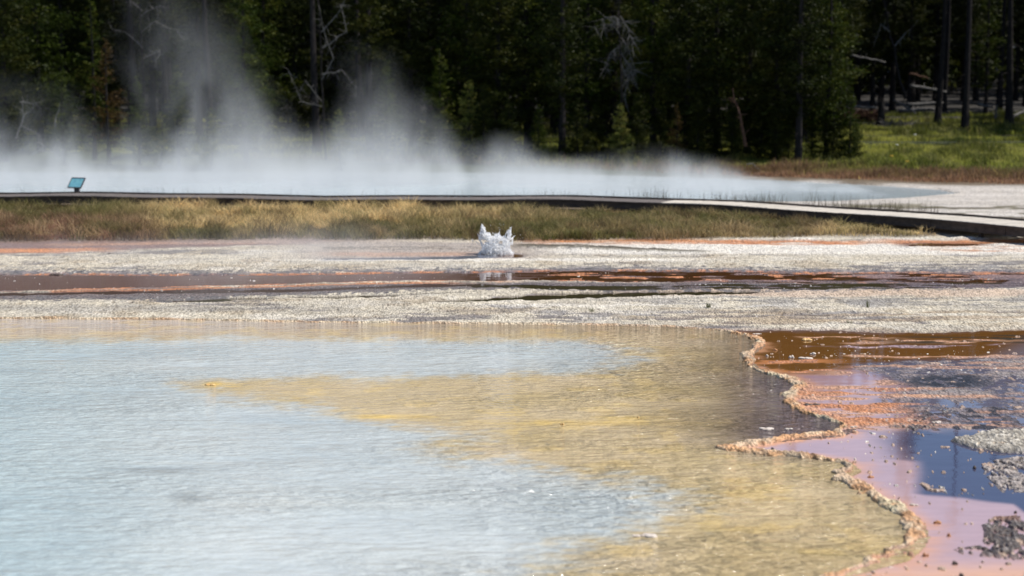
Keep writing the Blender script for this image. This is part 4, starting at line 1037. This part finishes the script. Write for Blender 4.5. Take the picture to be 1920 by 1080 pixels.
# stump and brush
x, y, z = point_at(1652, 222, 139); st = empty('broken_stump', (x, y, ground_z(x, y) - .1)); tag(st, 'dark jagged broken stump at the left of the log pile', 'stump')
mb = MB(); mb.tube([(0, 0, 0), (0, 0, .8), (.03, 0, 1.8), (-.1, 0, 2.4)], [.55, .36, .30, .20], 9)
for k in range(6): mb.tube([(.2 * math.cos(k), .2 * math.sin(k), 2.0), (.22 * math.cos(k) - .05, .22 * math.sin(k), 2.6 + .35 * random.random())], [.1, .02], 4)
link('trunk', mb.mesh('stump'), st, M_bark)
def brush(px, py, Y, wm, hm, mat, label, n=160, seed=0, rr_=.02):
    x, y, z = point_at(px, py, Y); r = np.random.default_rng(seed); mb = MB()
    for k in range(n):
        a = r.uniform(0, 6.28); q = math.sqrt(r.uniform(0, 1)); p0 = np.array((math.cos(a) * q * wm / 2, math.sin(a) * q * wm / 4, r.uniform(0, .3) * hm))
        d = r.normal(0, 1, 3); d[2] = abs(d[2]) * .8; d /= np.linalg.norm(d); l = r.uniform(.3, .9) * hm
        mb.tube([p0, p0 + d * l * .5 + r.normal(0, .05, 3), p0 + d * l], [rr_ * 1.2, rr_, rr_ * .4], 3)
    o = link('brush_pile', mb.mesh('brush_pile'), mat=mat); o.location = (x, y, ground_z(x, y)); return tag(o, label, 'brush pile')
brush(1690, 222, 138.5, 3.4, 1.3, M_barkg, 'tangled silver grey root mass beside the dark stump', 200, 1, .03)
brush(1612, 198, 143, 3.6, 1.9, M_barkr, 'reddish brown heap of dead brush behind the long pale log', 420, 2, .03)
M_flower = simple('yellow_petals', [(.3, (.55, .35, .03)), (.7, (.75, .50, .06))], 8, .7)
M_flowerw = simple('white_petals', [(.3, (.5, .5, .42)), (.7, (.7, .7, .6))], 8, .7)
for k, (px, py, Y, m_, lab) in enumerate(((1700, 303, 103, M_flower, 'larger orange yellow flower in the brown fringe of the meadow'), (1671, 293, 106, M_flower, 'orange yellow flower higher up to the left in the meadow'),
      (1715, 253, 125, M_flowerw, 'pale flower head in the middle of the green meadow'), (1681, 272, 116, M_flowerw, 'pale flower head lower left in the green meadow'))):
    x, y, z = point_at(px, py, Y); z0 = ground_z(x, y); e = empty('flower', (x, y, z0)); tag(e, lab, 'flower')
    hgt = max(.35, z - z0); mb = MB(); mb.tube([(0, 0, 0), (.02, 0, hgt)], [.012, .008], 4); link('stem', mb.mesh('stem'), e, M_weed)
    mb = MB()
    for q in range(9): mb.tube([(.02, 0, hgt), (.02 + .11 * math.cos(q * .7), .11 * math.sin(q * .7), hgt + .03 + .02 * (q % 2))], [.03, .035], 5)
    link('petals', mb.mesh('petals'), e, m_)

# ------------------------------------------------------------------ steam (real volumes)
def steam(name, lo, hi, stops, X0, X1, dens, label, nscale=.22, base_decay=None, rise=.5, step=None, alb=(1, 1, 1)):
    """density falls with height over a ceiling that varies along X; noise gives billows"""
    mb = MB(); mb.box(((lo[0] + hi[0]) / 2, (lo[1] + hi[1]) / 2, (lo[2] + hi[2]) / 2), (hi[0] - lo[0], hi[1] - lo[1], hi[2] - lo[2]))
    m = bpy.data.materials.new(name); m.use_nodes = True; t = m.node_tree; t.nodes.clear()
    out = N(t, 'ShaderNodeOutputMaterial'); pv = N(t, 'ShaderNodeVolumePrincipled'); t.links.new(pv.outputs[0], out.inputs['Volume'])
    pv.inputs['Color'].default_value = (*alb, 1); pv.inputs['Anisotropy'].default_value = .1
    tc = N(t, 'ShaderNodeTexCoord'); sep = N(t, 'ShaderNodeSeparateXYZ'); t.links.new(tc.outputs['Object'], sep.inputs[0])
    # warp x with noise so that the plumes curl
    mp = N(t, 'ShaderNodeMapping'); mp.inputs['Scale'].default_value = (1, .8, .62); t.links.new(tc.outputs['Object'], mp.inputs[0])
    nz = N(t, 'ShaderNodeTexNoise'); nz.inputs['Scale'].default_value = nscale; nz.inputs['Detail'].default_value = 5; nz.inputs['Roughness'].default_value = .62
    nz.inputs['Distortion'].default_value = 1.1; t.links.new(mp.outputs[0], nz.inputs['Vector'])
    ns = N(t, 'ShaderNodeTexNoise'); ns.inputs['Scale'].default_value = nscale * 3.1; ns.inputs['Detail'].default_value = 3; ns.inputs['Roughness'].default_value = .6
    t.links.new(mp.outputs[0], ns.inputs['Vector'])
    nlow = N(t, 'ShaderNodeTexNoise'); nlow.inputs['Scale'].default_value = nscale * .42; nlow.inputs['Detail'].default_value = 1; t.links.new(tc.outputs['Object'], nlow.inputs['Vector'])
    xw = mathn(t, 'ADD', mathn(t, 'ADD', sep.outputs[0], mathn(t, 'MULTIPLY', sep.outputs[2], .22)), mathn(t, 'MULTIPLY', mathn(t, 'SUBTRACT', nz.outputs['Fac'], .5), 7.0))
    fx = mathn(t, 'DIVIDE', mathn(t, 'SUBTRACT', xw, X0), X1 - X0, True)
    fc = N(t, 'ShaderNodeFloatCurve'); c = fc.mapping.curves[0]
    pts = [((x - X0) / (X1 - X0), h_ / 16.0) for x, h_ in stops]
    c.points[0].location = pts[0]; c.points[1].location = pts[-1]
    for q in pts[1:-1]: c.points.new(*q)
    for q in c.points: q.handle_type = 'AUTO_CLAMPED'
    fc.mapping.use_clip = False
    fc.mapping.update(); t.links.new(fx, fc.inputs['Value'])
    Hx = mathn(t, 'MULTIPLY', fc.outputs[0], 16.0)
    # relative height 0 at the ground, 1 at the plume's own top
    rel = mathn(t, 'DIVIDE', mathn(t, 'MAXIMUM', sep.outputs[2], 0.0), mathn(t, 'MAXIMUM', Hx, .15))
    low = mathn(t, 'POWER', 2.718, mathn(t, 'MULTIPLY', sep.outputs[2], -base_decay))          # dense layer hugging the pool
    inv = mathn(t, 'SUBTRACT', 1.0, rel, True)
    nsum = mathn(t, 'ADD', mathn(t, 'ADD', mathn(t, 'MULTIPLY', nz.outputs['Fac'], .62), mathn(t, 'MULTIPLY', ns.outputs['Fac'], .38)), mathn(t, 'MULTIPLY', nlow.outputs['Fac'], .50))
    nn = mathn(t, 'MULTIPLY', mathn(t, 'SUBTRACT', nsum, .70), 7.0, True)
    nn = mathn(t, 'ADD', nn, mathn(t, 'MULTIPLY', mathn(t, 'POWER', 2.718, mathn(t, 'MULTIPLY', sep.outputs[2], -1.6)), .10), True)
    body = mathn(t, 'MULTIPLY', mathn(t, 'MULTIPLY', mathn(t, 'POWER', inv, 1.5), nn), mathn(t, 'ADD', low, rise * .16))
    d = mathn(t, 'MULTIPLY', body, dens)
    # soft fade at the ends of the box along y
    ymid = (lo[1] + hi[1]) / 2; yh = (hi[1] - lo[1]) / 2
    fy = mathn(t, 'SUBTRACT', 1.0, mathn(t, 'POWER', mathn(t, 'ABSOLUTE', mathn(t, 'DIVIDE', mathn(t, 'SUBTRACT', sep.outputs[1], ymid), yh)), 3.0), True)
    d = mathn(t, 'MULTIPLY', d, fy)
    t.links.new(d, pv.inputs['Density'])
    o = link(name, mb.mesh(name), mat=m)
    return tag(o, label, kind='stuff')
def sx_(px, Y=94): return (px - 960) / FPX * Y
def sh_(py, Y=94): return HC - (py - YH) / FPX * Y
prof = [(-200, 150), (0, 195), (40, 190), (75, 120), (110, 125), (150, 215), (230, 225), (300, 235), (350, 195), (400, 80), (445, -60), (495, 20), (535, 170), (600, 235), (660, 215), (725, 120), (765, 65), (800, 125),
        (860, 220), (905, 262), (950, 240), (990, 246), (1030, 284), (1100, 288), (1180, 278), (1270, 268), (1340, 285), (1400, 322), (1480, 348)]
steam('steam', (-36, 77.5, -.3), (19, 107, 13.5), [(sx_(a_), max(.2, sh_(b_))) for a_, b_ in prof], sx_(-200), sx_(1480), .25,
      'white steam billowing off the far hot pool and drifting in plumes before the forest', .24, .60, 1.5, alb=(.82, .825, .83))
prof2 = [(-300, 500), (0, 430), (300, 420), (500, 395), (640, 385), (760, 405), (860, 440), (940, 462), (1200, 470)]
def sh2(py, Y=50): return max(.05, HC - (py - YH) / FPX * Y)
steam('thin_steam', (-22, 43, -.05), (0, 53.5, 2.6), [((a_ - 960) / FPX * 50, sh2(b_)) for a_, b_ in prof2], -21, 4, .10,
      'thin veil of steam drifting left from the spouting vent over the grass edge', .5, .8, 1.0)
print('objects', len(bpy.data.objects))
